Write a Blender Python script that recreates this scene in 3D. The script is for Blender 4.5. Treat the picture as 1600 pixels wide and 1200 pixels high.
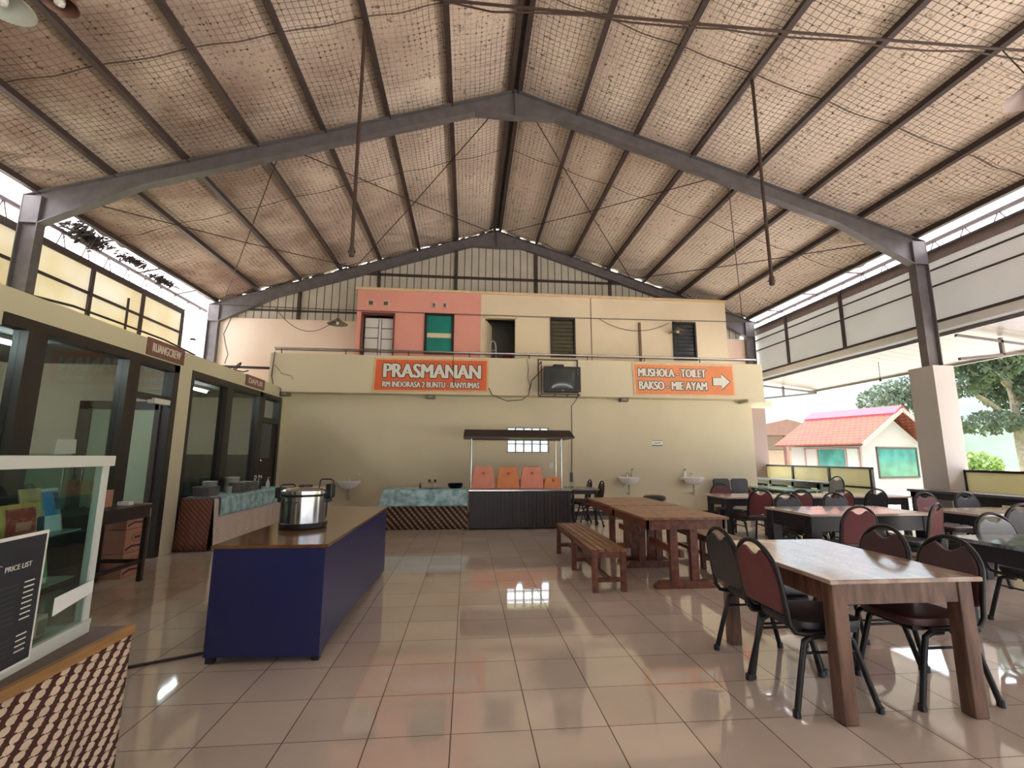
import bpy, math, random
from mathutils import Vector, Matrix
random.seed(7)
PI = math.pi
SC = bpy.context.scene
COL = SC.collection
for o in list(bpy.data.objects):
    bpy.data.objects.remove(o)

# ------------------------------------------------------------------ camera
cd = bpy.data.cameras.new('camera'); cam = bpy.data.objects.new('camera', cd); COL.objects.link(cam)
YAW, PITCH, ROLL = -.0944471755, .156715362, .00379377522
_f = Vector((-math.sin(YAW)*math.cos(PITCH), math.cos(YAW)*math.cos(PITCH), math.sin(PITCH)))
_r0 = Vector((math.cos(YAW), math.sin(YAW), 0)); _u0 = _r0.cross(_f)
_r = math.cos(ROLL)*_r0 + math.sin(ROLL)*_u0; _u = -math.sin(ROLL)*_r0 + math.cos(ROLL)*_u0
cam.matrix_world = Matrix(((_r.x, _u.x, -_f.x, 0), (_r.y, _u.y, -_f.y, 0), (_r.z, _u.z, -_f.z, 1.4), (0, 0, 0, 1)))
cd.sensor_fit = 'HORIZONTAL'; cd.sensor_width = 36; cd.lens = 717.28/1600*36
cd.clip_start = .05; cd.clip_end = 400
SC.camera = cam
SC.view_settings.view_transform = 'Standard'; SC.view_settings.look = 'None'
SC.view_settings.gamma = 1; SC.view_settings.use_curve_mapping = False
SC.view_settings.exposure = 2.82

# ------------------------------------------------------------------ sky and sun
def lin(c):
    if isinstance(c, str):
        c = [int(c[i:i+2], 16) for i in (0, 2, 4)]
    c = [x/255 for x in c]
    return tuple((x/12.92 if x <= .04045 else ((x+.055)/1.055)**2.4) for x in c) + (1,)

W = bpy.data.worlds.new('World'); SC.world = W; W.use_nodes = True
nt = W.node_tree; nt.nodes.clear()
def wn(t, **k):
    n = nt.nodes.new(t)
    for a, b in k.items(): setattr(n, a, b)
    return n
tc = wn('ShaderNodeTexCoord'); sep = wn('ShaderNodeSeparateXYZ'); nt.links.new(tc.outputs['Generated'], sep.inputs[0])
grad = wn('ShaderNodeValToRGB'); nt.links.new(sep.outputs[2], grad.inputs[0])
el = grad.color_ramp.elements
el[0].position = .0; el[0].color = (.125, .160, .178, 1)
el[1].position = .70; el[1].color = (1.4, 1.48, 1.54, 1)
e = el.new(.16); e.color = (.135, .178, .205, 1)
e = el.new(.34); e.color = (.62, .72, .80, 1)
mp = wn('ShaderNodeMapping'); mp.inputs['Scale'].default_value = (2.2, 2.2, 7); nt.links.new(tc.outputs['Generated'], mp.inputs[0])
cn = wn('ShaderNodeTexNoise'); cn.inputs['Scale'].default_value = 1.6; cn.inputs['Detail'].default_value = 6; nt.links.new(mp.outputs[0], cn.inputs[0])
cr = wn('ShaderNodeValToRGB'); nt.links.new(cn.outputs[0], cr.inputs[0])
cr.color_ramp.elements[0].position = .36; cr.color_ramp.elements[1].position = .58
cm = wn('ShaderNodeMix', data_type='RGBA'); nt.links.new(cr.outputs[0], cm.inputs[0]); cm.inputs[6].default_value = (1, 1, 1, 1); cm.inputs[7].default_value = (1.25, 1.06, 1, 1)
mx = wn('ShaderNodeMix', data_type='RGBA', blend_type='MULTIPLY'); mx.inputs[0].default_value = 1; nt.links.new(grad.outputs[0], mx.inputs[6]); nt.links.new(cm.outputs[2], mx.inputs[7])
bg = wn('ShaderNodeBackground'); nt.links.new(mx.outputs[2], bg.inputs[0]); bg.inputs[1].default_value = 1.0
wo = wn('ShaderNodeOutputWorld'); nt.links.new(bg.outputs[0], wo.inputs[0])

sl = bpy.data.lights.new('sun', 'SUN'); so = bpy.data.objects.new('sun', sl); COL.objects.link(so)
sl.energy = 1.2; sl.angle = .03; sl.color = (1, .96, .88)
so.rotation_euler = Vector((.42, -.30, -.86)).to_track_quat('-Z', 'Y').to_euler()

# ------------------------------------------------------------------ materials
MATS = {}
def mat(name, col, rough=.6, metal=0, spec=.5, var=.12, vscale=6, col2=None, bump=0, bscale=60, trans=0, stretch=None, coat=0):
    """Principled material: base colour mottled by object-space noise, optional bump."""
    if name in MATS: return MATS[name]
    m = bpy.data.materials.new(name); m.use_nodes = True; t = m.node_tree; N = t.nodes; L = t.links
    b = N['Principled BSDF']; b.inputs['Roughness'].default_value = rough; b.inputs['Metallic'].default_value = metal
    b.inputs['Specular IOR Level'].default_value = spec; b.inputs['Coat Weight'].default_value = coat; b.inputs['Coat Roughness'].default_value = .08
    c = lin(col); c2 = lin(col2) if col2 else tuple(x*(1-var) for x in c[:3]) + (1,)
    tcx = N.new('ShaderNodeTexCoord'); src = tcx.outputs['Object']
    if stretch:
        mpx = N.new('ShaderNodeMapping'); mpx.inputs['Scale'].default_value = stretch; L.new(src, mpx.inputs[0]); src = mpx.outputs[0]
    nz = N.new('ShaderNodeTexNoise'); nz.inputs['Scale'].default_value = vscale; nz.inputs['Detail'].default_value = 5; L.new(src, nz.inputs[0])
    rp = N.new('ShaderNodeValToRGB'); rp.color_ramp.elements[0].position = .38; rp.color_ramp.elements[1].position = .62
    rp.color_ramp.elements[0].color = c2; rp.color_ramp.elements[1].color = c
    L.new(nz.outputs[0], rp.inputs[0]); L.new(rp.outputs[0], b.inputs['Base Color'])
    if bump:
        nb = N.new('ShaderNodeTexNoise'); nb.inputs['Scale'].default_value = bscale; L.new(src, nb.inputs[0])
        bp = N.new('ShaderNodeBump'); bp.inputs['Strength'].default_value = bump; bp.inputs['Distance'].default_value = .01
        L.new(nb.outputs[0], bp.inputs['Height']); L.new(bp.outputs[0], b.inputs['Normal'])
    if trans:
        tr = N.new('ShaderNodeBsdfTranslucent'); L.new(rp.outputs[0], tr.inputs[0])
        ms = N.new('ShaderNodeMixShader'); ms.inputs[0].default_value = trans
        L.new(b.outputs[0], ms.inputs[1]); L.new(tr.outputs[0], ms.inputs[2]); L.new(ms.outputs[0], N['Material Output'].inputs[0])
    MATS[name] = m
    return m

def glass(name, tint=(235, 240, 236), refl=.12, rough=.0):
    if name in MATS: return MATS[name]
    m = bpy.data.materials.new(name); m.use_nodes = True; t = m.node_tree; N = t.nodes; L = t.links
    N.remove(N['Principled BSDF'])
    tr = N.new('ShaderNodeBsdfTransparent'); tr.inputs[0].default_value = lin(tint)
    gl = N.new('ShaderNodeBsdfGlossy'); gl.inputs['Roughness'].default_value = rough
    lw = N.new('ShaderNodeLayerWeight'); lw.inputs[0].default_value = .5
    pw = N.new('ShaderNodeMath'); pw.operation = 'POWER'; pw.inputs[1].default_value = 4; L.new(lw.outputs['Facing'], pw.inputs[0])
    ad = N.new('ShaderNodeMath'); ad.operation = 'ADD'; ad.inputs[1].default_value = refl; ad.use_clamp = True
    L.new(pw.outputs[0], ad.inputs[0])
    ms = N.new('ShaderNodeMixShader'); L.new(ad.outputs[0], ms.inputs[0]); L.new(tr.outputs[0], ms.inputs[1]); L.new(gl.outputs[0], ms.inputs[2])
    L.new(ms.outputs[0], N['Material Output'].inputs[0])
    MATS[name] = m
    return m

def emit(name, col, s):
    m = bpy.data.materials.new(name); m.use_nodes = True; b = m.node_tree.nodes['Principled BSDF']
    b.inputs['Base Color'].default_value = lin(col); b.inputs['Emission Color'].default_value = lin(col); b.inputs['Emission Strength'].default_value = s
    MATS[name] = m
    return m

class G:
    """tiny helper for building maths node chains"""
    def __init__(s, m): s.t = m.node_tree; s.N = s.t.nodes; s.L = s.t.links
    def put(s, i, v):
        if isinstance(v, (int, float)): i.default_value = v
        else: s.L.new(v, i)
    def m(s, op, a, b=0.0, c=None):
        n = s.N.new('ShaderNodeMath'); n.operation = op; s.put(n.inputs[0], a)
        if op not in ('FRACT', 'ABSOLUTE', 'FLOOR', 'SINE', 'SQRT'): s.put(n.inputs[1], b)
        if c is not None: s.put(n.inputs[2], c)
        return n.outputs[0]
    def xyz(s, kind='Object'):
        t = s.N.new('ShaderNodeTexCoord'); p = s.N.new('ShaderNodeSeparateXYZ'); s.L.new(t.outputs[kind], p.inputs[0])
        return p.outputs[0], p.outputs[1], p.outputs[2], t.outputs[kind]
    def noise(s, vec, scale, detail=4):
        n = s.N.new('ShaderNodeTexNoise'); n.inputs['Scale'].default_value = scale; n.inputs['Detail'].default_value = detail; s.L.new(vec, n.inputs[0]); return n.outputs[0]
    def ramp(s, v, p0, p1, c0=(0, 0, 0, 1), c1=(1, 1, 1, 1)):
        n = s.N.new('ShaderNodeValToRGB'); e = n.color_ramp.elements
        e[0].position = p0; e[1].position = p1; e[0].color = c0; e[1].color = c1; s.L.new(v, n.inputs[0]); return n.outputs[0]
    def mix(s, f, a, b):
        n = s.N.new('ShaderNodeMix'); n.data_type = 'RGBA'; s.put(n.inputs[0], f)
        for i, v in ((6, a), (7, b)):
            if isinstance(v, tuple): n.inputs[i].default_value = v
            else: s.L.new(v, n.inputs[i])
        return n.outputs[2]

def newmat(name, rough=.5, spec=.5):
    m = bpy.data.materials.new(name); m.use_nodes = True; b = m.node_tree.nodes['Principled BSDF']
    b.inputs['Roughness'].default_value = rough; b.inputs['Specular IOR Level'].default_value = spec
    MATS[name] = m
    return m, b, G(m)

# glazed floor tiles, 0.413 m grid with dark grout
TILE, TX, TY = .413, -.060, 2.6075
m, b, g = newmat('floor_tile', .09, .8)
b.inputs['Coat Weight'].default_value = .5; b.inputs['Coat Roughness'].default_value = .02; b.inputs['Coat IOR'].default_value = 1.6
x, y, z, vec = g.xyz()
u = g.m('DIVIDE', g.m('SUBTRACT', x, TX), TILE); v = g.m('DIVIDE', g.m('SUBTRACT', y, TY), TILE)
du = g.m('ABSOLUTE', g.m('SUBTRACT', g.m('FRACT', g.m('ADD', u, .5)), .5)); dv = g.m('ABSOLUTE', g.m('SUBTRACT', g.m('FRACT', g.m('ADD', v, .5)), .5))
grout = g.m('LESS_THAN', g.m('MINIMUM', du, g.m('MULTIPLY', dv, 1.35)), .0075)
wnz = g.N.new('ShaderNodeTexWhiteNoise'); wnz.noise_dimensions = '2D'
cmb = g.N.new('ShaderNodeCombineXYZ'); g.L.new(g.m('FLOOR', u), cmb.inputs[0]); g.L.new(g.m('FLOOR', v), cmb.inputs[1]); g.L.new(cmb.outputs[0], wnz.inputs['Vector'])
tone = g.m('MULTIPLY_ADD', wnz.outputs[0], .45, g.m('MULTIPLY', g.noise(vec, 3.0, 6), .55))
tc_ = g.ramp(tone, .15, .85, lin((200, 186, 173)), lin((220, 207, 194)))
g.L.new(g.mix(grout, tc_, lin((70, 52, 40))), b.inputs['Base Color'])
g.L.new(g.m('MULTIPLY_ADD', grout, .5, g.m('MULTIPLY_ADD', g.noise(vec, 1.3, 3), .07, .02)), b.inputs['Roughness'])
bp = g.N.new('ShaderNodeBump'); bp.inputs['Strength'].default_value = .05; bp.inputs['Distance'].default_value = .02; g.L.new(g.noise(vec, 2.2, 2), bp.inputs['Height']); g.L.new(bp.outputs[0], b.inputs['Normal'])

# roof insulation: dusty tan foil under a square wire mesh, with seams and droppings
m, b, g = newmat('roof_insulation', .8, .2)
x, y, z, vec = g.xyz()
wob = g.m('MULTIPLY', g.m('SUBTRACT', g.noise(vec, 1.2, 2), .5), .05)
def gridline(c, per, w): return g.m('LESS_THAN', g.m('FRACT', g.m('DIVIDE', g.m('ADD', c, wob), per)), w)
mesh_ = g.m('MAXIMUM', gridline(x, .085, .12), gridline(y, .085, .12))
mesh_ = g.m('MULTIPLY', mesh_, g.ramp(g.noise(vec, 1.1, 3), .25, .55))
knots = g.m('MULTIPLY', g.m('MULTIPLY', gridline(x, .085, .3), gridline(y, .085, .3)), g.ramp(g.noise(vec, 4.5, 3), .56, .62))
seam = g.m('MAXIMUM', g.m('LESS_THAN', g.m('FRACT', g.m('DIVIDE', g.m('ADD', g.m('SUBTRACT', y, 5.73), wob), 3.6)), .008), g.m('MULTIPLY', g.m('LESS_THAN', g.m('FRACT', g.m('DIVIDE', g.m('ADD', g.m('SUBTRACT', y, 5.73), wob), 1.2)), .018), .45))
base = g.ramp(g.noise(vec, .55, 6), .3, .7, lin((224, 206, 188)), lin((248, 234, 218)))
base = g.mix(g.ramp(g.noise(vec, 26, 3), .60, .72), base, lin((96, 76, 58)))
base = g.mix(g.m('MULTIPLY', g.ramp(g.noise(vec, 9, 5), .62, .74), .7), base, lin((84, 66, 52)))
dirt_and_dim = g.ramp(g.m('MULTIPLY_ADD', x, -.10, .45), 0, 1)  # brown dirt towards the left, also painting in the weaker light there
base = g.mix(g.m('MULTIPLY', dirt_and_dim, g.m('MULTIPLY', g.ramp(g.noise(vec, .9, 5), .2, .62), .85)), base, lin((120, 92, 82)))
base = g.mix(g.m('MULTIPLY', mesh_, .70), base, lin((70, 54, 44)))
base = g.mix(g.m('MULTIPLY', knots, .8), base, lin((48, 36, 30)))
base = g.mix(g.m('MULTIPLY', seam, .8), base, lin((74, 58, 44)))
g.L.new(base, b.inputs['Base Color'])

# batik cloth on the near counter: diagonal bands of ovals on dark brown
def batik(name, per, angle, dark, light, oval=True, axes=(1, 2), duty=.42):
    m, b, g = newmat(name, .8, .2)
    q = g.xyz(); p, s = q[axes[0]], q[axes[1]]
    ca, sa = math.cos(angle), math.sin(angle)
    U = g.m('ADD', g.m('MULTIPLY', p, ca), g.m('MULTIPLY', s, sa)); V = g.m('SUBTRACT', g.m('MULTIPLY', s, ca), g.m('MULTIPLY', p, sa))
    fu = g.m('FRACT', g.m('DIVIDE', U, per))
    if oval:
        a = g.m('DIVIDE', g.m('SUBTRACT', fu, .5), .30); c = g.m('DIVIDE', g.m('SUBTRACT', g.m('FRACT', g.m('DIVIDE', g.m('SUBTRACT', V, g.m('MULTIPLY', U, .35)), per*.52)), .5), .47)
        d = g.m('ADD', g.m('MULTIPLY', a, a), g.m('MULTIPLY', c, c)); f = g.m('LESS_THAN', d, 1)
        thin = g.m('LESS_THAN', g.m('ABSOLUTE', g.m('SUBTRACT', g.m('FRACT', g.m('DIVIDE', g.m('SUBTRACT', V, g.m('MULTIPLY', U, .8)), per*.36)), .5)), .13)
        f = g.m('MAXIMUM', f, g.m('MULTIPLY', thin, g.m('LESS_THAN', g.m('ABSOLUTE', a), 1.0)))
    else:
        f = g.m('MULTIPLY', g.m('LESS_THAN', fu, duty), g.m('GREATER_THAN', g.m('FRACT', g.m('DIVIDE', V, per*.8)), .15))
    lt = g.ramp(g.noise(q[3], 12), .3, .7, tuple(k*.8 for k in lin(light)[:3]) + (1,), lin(light))
    g.L.new(g.mix(f, lin(dark), lt), b.inputs['Base Color'])
    return m
batik('batik_counter', .052, math.radians(-35), (78, 50, 44), (226, 205, 182))
batik('batik_skirt', .085, math.radians(42), (66, 46, 38), (158, 136, 116), oval=False, axes=(0, 2))
batik('batik_brown', .05, math.radians(45), (104, 66, 54), (136, 96, 82), oval=False, axes=(0, 2), duty=.5)
batik('batik_front_lit', .05, math.radians(45), (206, 190, 180), (226, 214, 204), oval=False, axes=(1, 2), duty=.5)  # front skirt: the bright light on it is put into this pale colour

def stripe(name, c0, c1, per, duty, axis=0, rough=.5, tilt=0, trans=0):
    m, b, g = newmat(name, rough, .4)
    q = g.xyz(); f = g.m('LESS_THAN', g.m('FRACT', g.m('DIVIDE', q[axis], per)), duty)
    n = g.ramp(g.noise(q[3], 2.5, 5), .3, .75, tuple(k*.82 for k in lin(c1)[:3]) + (1,), lin(c1))
    col = g.mix(f, n, lin(c0)); g.L.new(col, b.inputs['Base Color'])
    if trans:
        tr = g.N.new('ShaderNodeBsdfTranslucent'); g.L.new(col, tr.inputs[0]); ms = g.N.new('ShaderNodeMixShader'); ms.inputs[0].default_value = trans
        g.L.new(b.outputs[0], ms.inputs[1]); g.L.new(tr.outputs[0], ms.inputs[2]); g.L.new(ms.outputs[0], g.N['Material Output'].inputs[0])
    return m

CREAM = mat('cream_paint', (219, 209, 180), .55, var=.06, vscale=.8)
HEADER = mat('cream_header_paint', (208, 202, 176), .5, var=.05, vscale=1)
PINK = mat('pink_paint', (234, 164, 150), .6, var=.06, vscale=1.2)
YELLOWB = mat('pale_yellow_board', (232, 216, 186), .55, var=.06, vscale=1)
PEACH = mat('peach_plaster', (238, 224, 210), .6, var=.1, vscale=.5, col2=(234, 206, 186))
STEEL = mat('grey_steel', (112, 108, 110), .5, .1, var=.2, vscale=5)
PURLIN = mat('brown_steel', (74, 60, 58), .55, .1, var=.25, vscale=5)
DARKF = mat('dark_window_frame', (44, 40, 38), .4, var=.15, vscale=4)
DOORB = mat('dark_brown_door', (50, 40, 38), .45, var=.2, vscale=4)
CLADL = mat('yellow_cladding', (244, 242, 234), .6, var=.12, vscale=.9, trans=.3, col2=(232, 224, 196))
CLADR = mat('grey_white_cladding', (222, 222, 220), .6, var=.05, vscale=.9, trans=.35)
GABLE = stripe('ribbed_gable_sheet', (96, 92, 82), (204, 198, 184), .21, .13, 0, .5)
TRANSROOF = stripe('translucent_roof_sheet', (214, 214, 222), (232, 232, 238), .2, .2, 1, .4, trans=.75)
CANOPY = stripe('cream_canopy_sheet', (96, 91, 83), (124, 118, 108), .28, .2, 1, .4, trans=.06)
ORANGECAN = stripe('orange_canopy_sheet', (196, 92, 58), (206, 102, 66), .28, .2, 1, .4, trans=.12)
WOODRED = mat('reddish_wood', (128, 72, 52), .38, var=.35, vscale=3, stretch=(6, 1, 6), col2=(92, 50, 36))
WOODTOP = mat('worn_wood_top', (190, 168, 150), .2, spec=.8, var=.25, vscale=2.5, stretch=(4, .8, 2), col2=(152, 122, 102), coat=.5)
WOODMID = mat('brown_wood_top', (160, 116, 84), .35, var=.25, vscale=5, stretch=(5, .8, 5), col2=(126, 84, 58))
BLACKW = mat('black_painted_wood', (40, 40, 46), .35, var=.2, vscale=4)
BLACKM = mat('black_metal', (34, 32, 34), .35, .2, var=.2, vscale=8)
MAROON = mat('maroon_vinyl', (112, 50, 52), .42, var=.18, vscale=5, bump=.15, bscale=90)
MAROOND = mat('dark_maroon_vinyl', (74, 40, 40), .42, var=.18, vscale=5, bump=.15, bscale=90)
BLACKV = mat('black_vinyl', (44, 44, 50), .36, var=.2, vscale=6, bump=.2, bscale=70)
GREYV = mat('grey_and_glare_vinyl', (150, 152, 152), .3, var=.1, vscale=5)  # grey backs; on the right edge chair the grey paints glare
BLUE = mat('blue_painted_board', (40, 45, 96), .34, var=.10, vscale=2)
BROWNTOP = mat('varnished_brown_top', (128, 88, 52), .16, var=.3, vscale=3, stretch=(5, 1, 5), coat=.4)
CHROME = mat('brushed_steel', (205, 205, 208), .16, 1, var=.06, vscale=3)
ALU = mat('white_aluminium', (206, 211, 206), .4, var=.04)
WHITE = mat('white_paint', (235, 235, 232), .5, var=.04)
CERAM = mat('white_ceramic', (240, 240, 238), .12, var=.03)
PLATE = mat('grey_white_plate', (196, 194, 184), .25, var=.08)
PLATED = mat('dark_grey_tray', (92, 92, 94), .4, var=.1)
BLACKP = mat('black_plastic', (30, 30, 34), .35, var=.15)
TEAL = mat('teal_patterned_cloth', (184, 216, 222), .75, vscale=9, col2=(128, 166, 172))
ORANGEP = mat('orange_plastic', (240, 150, 92), .45, var=.12, vscale=5)
CORALP = mat('coral_plastic', (245, 158, 132), .45, var=.12, vscale=5)
BANO = mat('orange_banner', (226, 104, 58), .5, var=.10, vscale=2)
BANL = mat('light_orange_banner', (236, 146, 96), .5, var=.10, vscale=2)
LETTER = mat('grey_white_lettering', (222, 224, 216), .5, var=.03)
DARKLET = mat('dark_outline', (70, 46, 40), .6, var=.05)
SIGNB = mat('brown_sign_board', (128, 88, 80), .5, var=.15, vscale=5)
TVS = mat('tv_screen_glass', (58, 66, 66), .12, var=.05)
CABLE = mat('black_cable', (42, 36, 34), .5, var=.1)
RUST = mat('rusty_rod', (70, 52, 44), .6, var=.2, vscale=9)
CARDB = mat('cardboard', (190, 142, 118), .7, var=.1, vscale=4)
CARDD = mat('printed_cardboard', (92, 60, 84), .7, var=.1)
YELP = mat('yellow_panel', (218, 214, 180), .5, var=.08, vscale=2, trans=.3)
GREENGL = mat('green_tinted_glass', (46, 104, 94), .1, var=.15, vscale=1.5, col2=(32, 80, 74))
TEALGL = mat('teal_curtain', (0, 140, 128), .5, var=.25, vscale=1.5)
ROOFT = stripe('orange_roof_tiles', (176, 84, 54), (232, 134, 96), .16, .25, 1, .7)
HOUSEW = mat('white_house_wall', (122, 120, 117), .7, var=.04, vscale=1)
LEAFD = mat('tree_leaves', (84, 100, 86), .6, var=.45, vscale=1.2, trans=.35)
LEAFB = mat('bright_bush_leaves', (120, 146, 84), .6, var=.3, vscale=1.2, trans=.35)
BARK = mat('grey_bark', (130, 122, 112), .8, var=.3, vscale=5)
GRASS = mat('grass', (150, 160, 92), .9, var=.25, vscale=.4)
PAVE = mat('pale_paving', (218, 212, 202), .8, var=.12, vscale=1)
HILLM = mat('hazy_hill', (92, 112, 100), .9, var=.2, vscale=.25)
ROOMW = mat('room_wall', (214, 200, 182), .6, var=.05, vscale=1)
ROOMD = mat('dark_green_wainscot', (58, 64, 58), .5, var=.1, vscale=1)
GREENP = mat('pale_green_panel', (150, 168, 142), .5, var=.06, vscale=1)
PAPER = mat('white_paper', (236, 240, 240), .6, var=.03)
WINGL = glass('window_glass', (225, 230, 224), .03)
CASEGL = glass('case_glass', (226, 240, 236), .02)
TUBEL = emit('tube_light', (235, 245, 255), 15)

# ------------------------------------------------------------------ mesh builder
class MB:
    def __init__(s): s.v = []; s.f = []
    def add(s, vs, fs):
        n = len(s.v); s.v += [tuple(p) for p in vs]; s.f += [tuple(i+n for i in q) for q in fs]; return s
    def bx(s, x0, x1, y0, y1, z0, z1):
        return s.add([(x0, y0, z0), (x1, y0, z0), (x1, y1, z0), (x0, y1, z0), (x0, y0, z1), (x1, y0, z1), (x1, y1, z1), (x0, y1, z1)],
                     [(3, 2, 1, 0), (4, 5, 6, 7), (0, 1, 5, 4), (1, 2, 6, 5), (2, 3, 7, 6), (3, 0, 4, 7)])
    def bar(s, a, b, w, h, up=(0, 0, 1)):
        """box beam from a to b, w wide, h deep"""
        a, b = Vector(a), Vector(b); d = (b-a).normalized(); u = Vector(up)
        if abs(d.dot(u)) > .98: u = Vector((0, 1, 0))
        r = d.cross(u).normalized(); u = r.cross(d)
        vs = [p + r*i*w/2 + u*j*h/2 for p in (a, b) for i, j in ((-1, -1), (1, -1), (1, 1), (-1, 1))]
        return s.add(vs, [(0, 1, 2, 3), (7, 6, 5, 4), (0, 4, 5, 1), (1, 5, 6, 2), (2, 6, 7, 3), (3, 7, 4, 0)])
    def tube(s, pts, r, n=8, closed=False):
        P = [Vector(p) for p in pts]; k = len(P)
        R = r if isinstance(r, (list, tuple)) else [r]*k
        T = []
        for i in range(k):
            a = P[i-1] if (closed or i > 0) else P[i]; b = P[(i+1) % k] if (closed or i < k-1) else P[i]
            T.append((b-a).normalized())
        up = Vector((0, 0, 1)) if abs(T[0].z) < .9 else Vector((0, 1, 0))
        nrm = (up - T[0]*up.dot(T[0])).normalized(); vs = []
        for i in range(k):
            nrm = (nrm - T[i]*nrm.dot(T[i])).normalized(); bn = T[i].cross(nrm)
            vs += [P[i] + (nrm*math.cos(2*PI*j/n) + bn*math.sin(2*PI*j/n))*R[i] for j in range(n)]
        fs = []
        for i in range(k if closed else k-1):
            a, b = i*n, ((i+1) % k)*n
            fs += [(a+j, a+(j+1) % n, b+(j+1) % n, b+j) for j in range(n)]
        if not closed: fs += [tuple(range(n-1, -1, -1)), tuple(range((k-1)*n, k*n))]
        return s.add(vs, fs)
    def lathe(s, prof, n=24, c=(0, 0, 0), sx=1, sy=1, a0=0, a1=2*PI):
        full = abs(a1-a0-2*PI) < 1e-6; m_ = n if full else n+1; vs = []
        for r, z in prof:
            vs += [(c[0]+sx*r*math.cos(a0+(a1-a0)*j/n), c[1]+sy*r*math.sin(a0+(a1-a0)*j/n), c[2]+z) for j in range(m_)]
        fs = []
        for i in range(len(prof)-1):
            for j in range(n):
                k = (j+1) % m_; fs.append((i*m_+j, i*m_+k, (i+1)*m_+k, (i+1)*m_+j))
        if full:
            if prof[0][0] > 1e-5: fs.append(tuple(range(n-1, -1, -1)))
            if prof[-1][0] > 1e-5: fs.append(tuple(range((len(prof)-1)*n, len(prof)*n)))
        return s.add(vs, fs)
    def prism(s, poly, fn, a, b):
        """extrude a 2-D outline: fn(u,v,w) gives the point"""
        n = len(poly); vs = [fn(u, v, a) for u, v in poly] + [fn(u, v, b) for u, v in poly]
        return s.add(vs, [tuple(range(n-1, -1, -1)), tuple(range(n, 2*n))] + [(i, (i+1) % n, n+(i+1) % n, n+i) for i in range(n)])
    def sheet(s, fn, nu, nv, th=0):
        vs = [fn(i/nu, j/nv) for i in range(nu+1) for j in range(nv+1)]
        fs = [(i*(nv+1)+j, (i+1)*(nv+1)+j, (i+1)*(nv+1)+j+1, i*(nv+1)+j+1) for i in range(nu) for j in range(nv)]
        return s.add(vs, fs)
    def blob(s, c, r, e=.5, nu=20, nv=10, flat=None):
        """rounded superellipsoid cushion"""
        def p(x, k): return math.copysign(abs(x)**k, x)
        vs = []
        for i in range(nv+1):
            t = -PI/2 + PI*i/nv
            for j in range(nu):
                q = 2*PI*j/nu
                vs.append((c[0]+r[0]*p(math.cos(t), e)*p(math.cos(q), e), c[1]+r[1]*p(math.cos(t), e)*p(math.sin(q), e), c[2]+r[2]*p(math.sin(t), e)))
        return s.add(vs, [(i*nu+j, i*nu+(j+1) % nu, (i+1)*nu+(j+1) % nu, (i+1)*nu+j) for i in range(nv) for j in range(nu)])
    def build(s, name, m, parent=None, loc=(0, 0, 0), rz=0, smooth=False, bevel=0, solid=0):
        me = bpy.data.meshes.new(name); me.from_pydata(s.v, [], s.f); me.update()
        if smooth:
            me.polygons.foreach_set('use_smooth', [True]*len(me.polygons)); me.set_sharp_from_angle(angle=math.radians(40))
        me.materials.append(m)
        o = bpy.data.objects.new(name, me); COL.objects.link(o); o.location = loc; o.rotation_euler = (0, 0, rz)
        if parent: o.parent = parent
        if solid:
            q = o.modifiers.new('thick', 'SOLIDIFY'); q.thickness = solid; q.offset = 0
        if bevel:
            q = o.modifiers.new('bevel', 'BEVEL'); q.width = bevel; q.segments = 2; q.limit_method = 'ANGLE'
        return o

def tag(o, label=None, cat=None, group=None, kind=None):
    for k, v in (('label', label), ('category', cat), ('group', group), ('kind', kind)):
        if v: o[k] = v
    return o
def thing(name, label, cat, loc=(0, 0, 0), rz=0, group=None):
    o = bpy.data.objects.new(name, None); COL.objects.link(o); o.location = loc; o.rotation_euler = (0, 0, rz); o.empty_display_size = .1
    return tag(o, label, cat, group)
def struct(mb, name, m, parent=None, **k):
    o = mb.build(name, m, parent, **k)
    if not parent: o['kind'] = 'structure'
    return o
def sroot(name, label=None):
    o = bpy.data.objects.new(name, None); COL.objects.link(o); o['kind'] = 'structure'
    return o
def dup(root, loc, rz=0, label=None, group=None, swap=None):
    """copy a thing with its parts and sub-parts; swap maps part name -> other material"""
    r = root.copy(); COL.objects.link(r); r.location = loc; r.rotation_euler = (0, 0, rz)
    if label: r['label'] = label
    if group: r['group'] = group
    for ch in list(root.children):
        c = ch.copy(); COL.objects.link(c); c.parent = r
        nm = ch.name.split('.')[0]
        if swap and nm in swap:
            c.data = ch.data.copy(); c.data.materials[0] = swap[nm]
        for gc in ch.children:
            d = gc.copy(); COL.objects.link(d); d.parent = c
    return r
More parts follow.
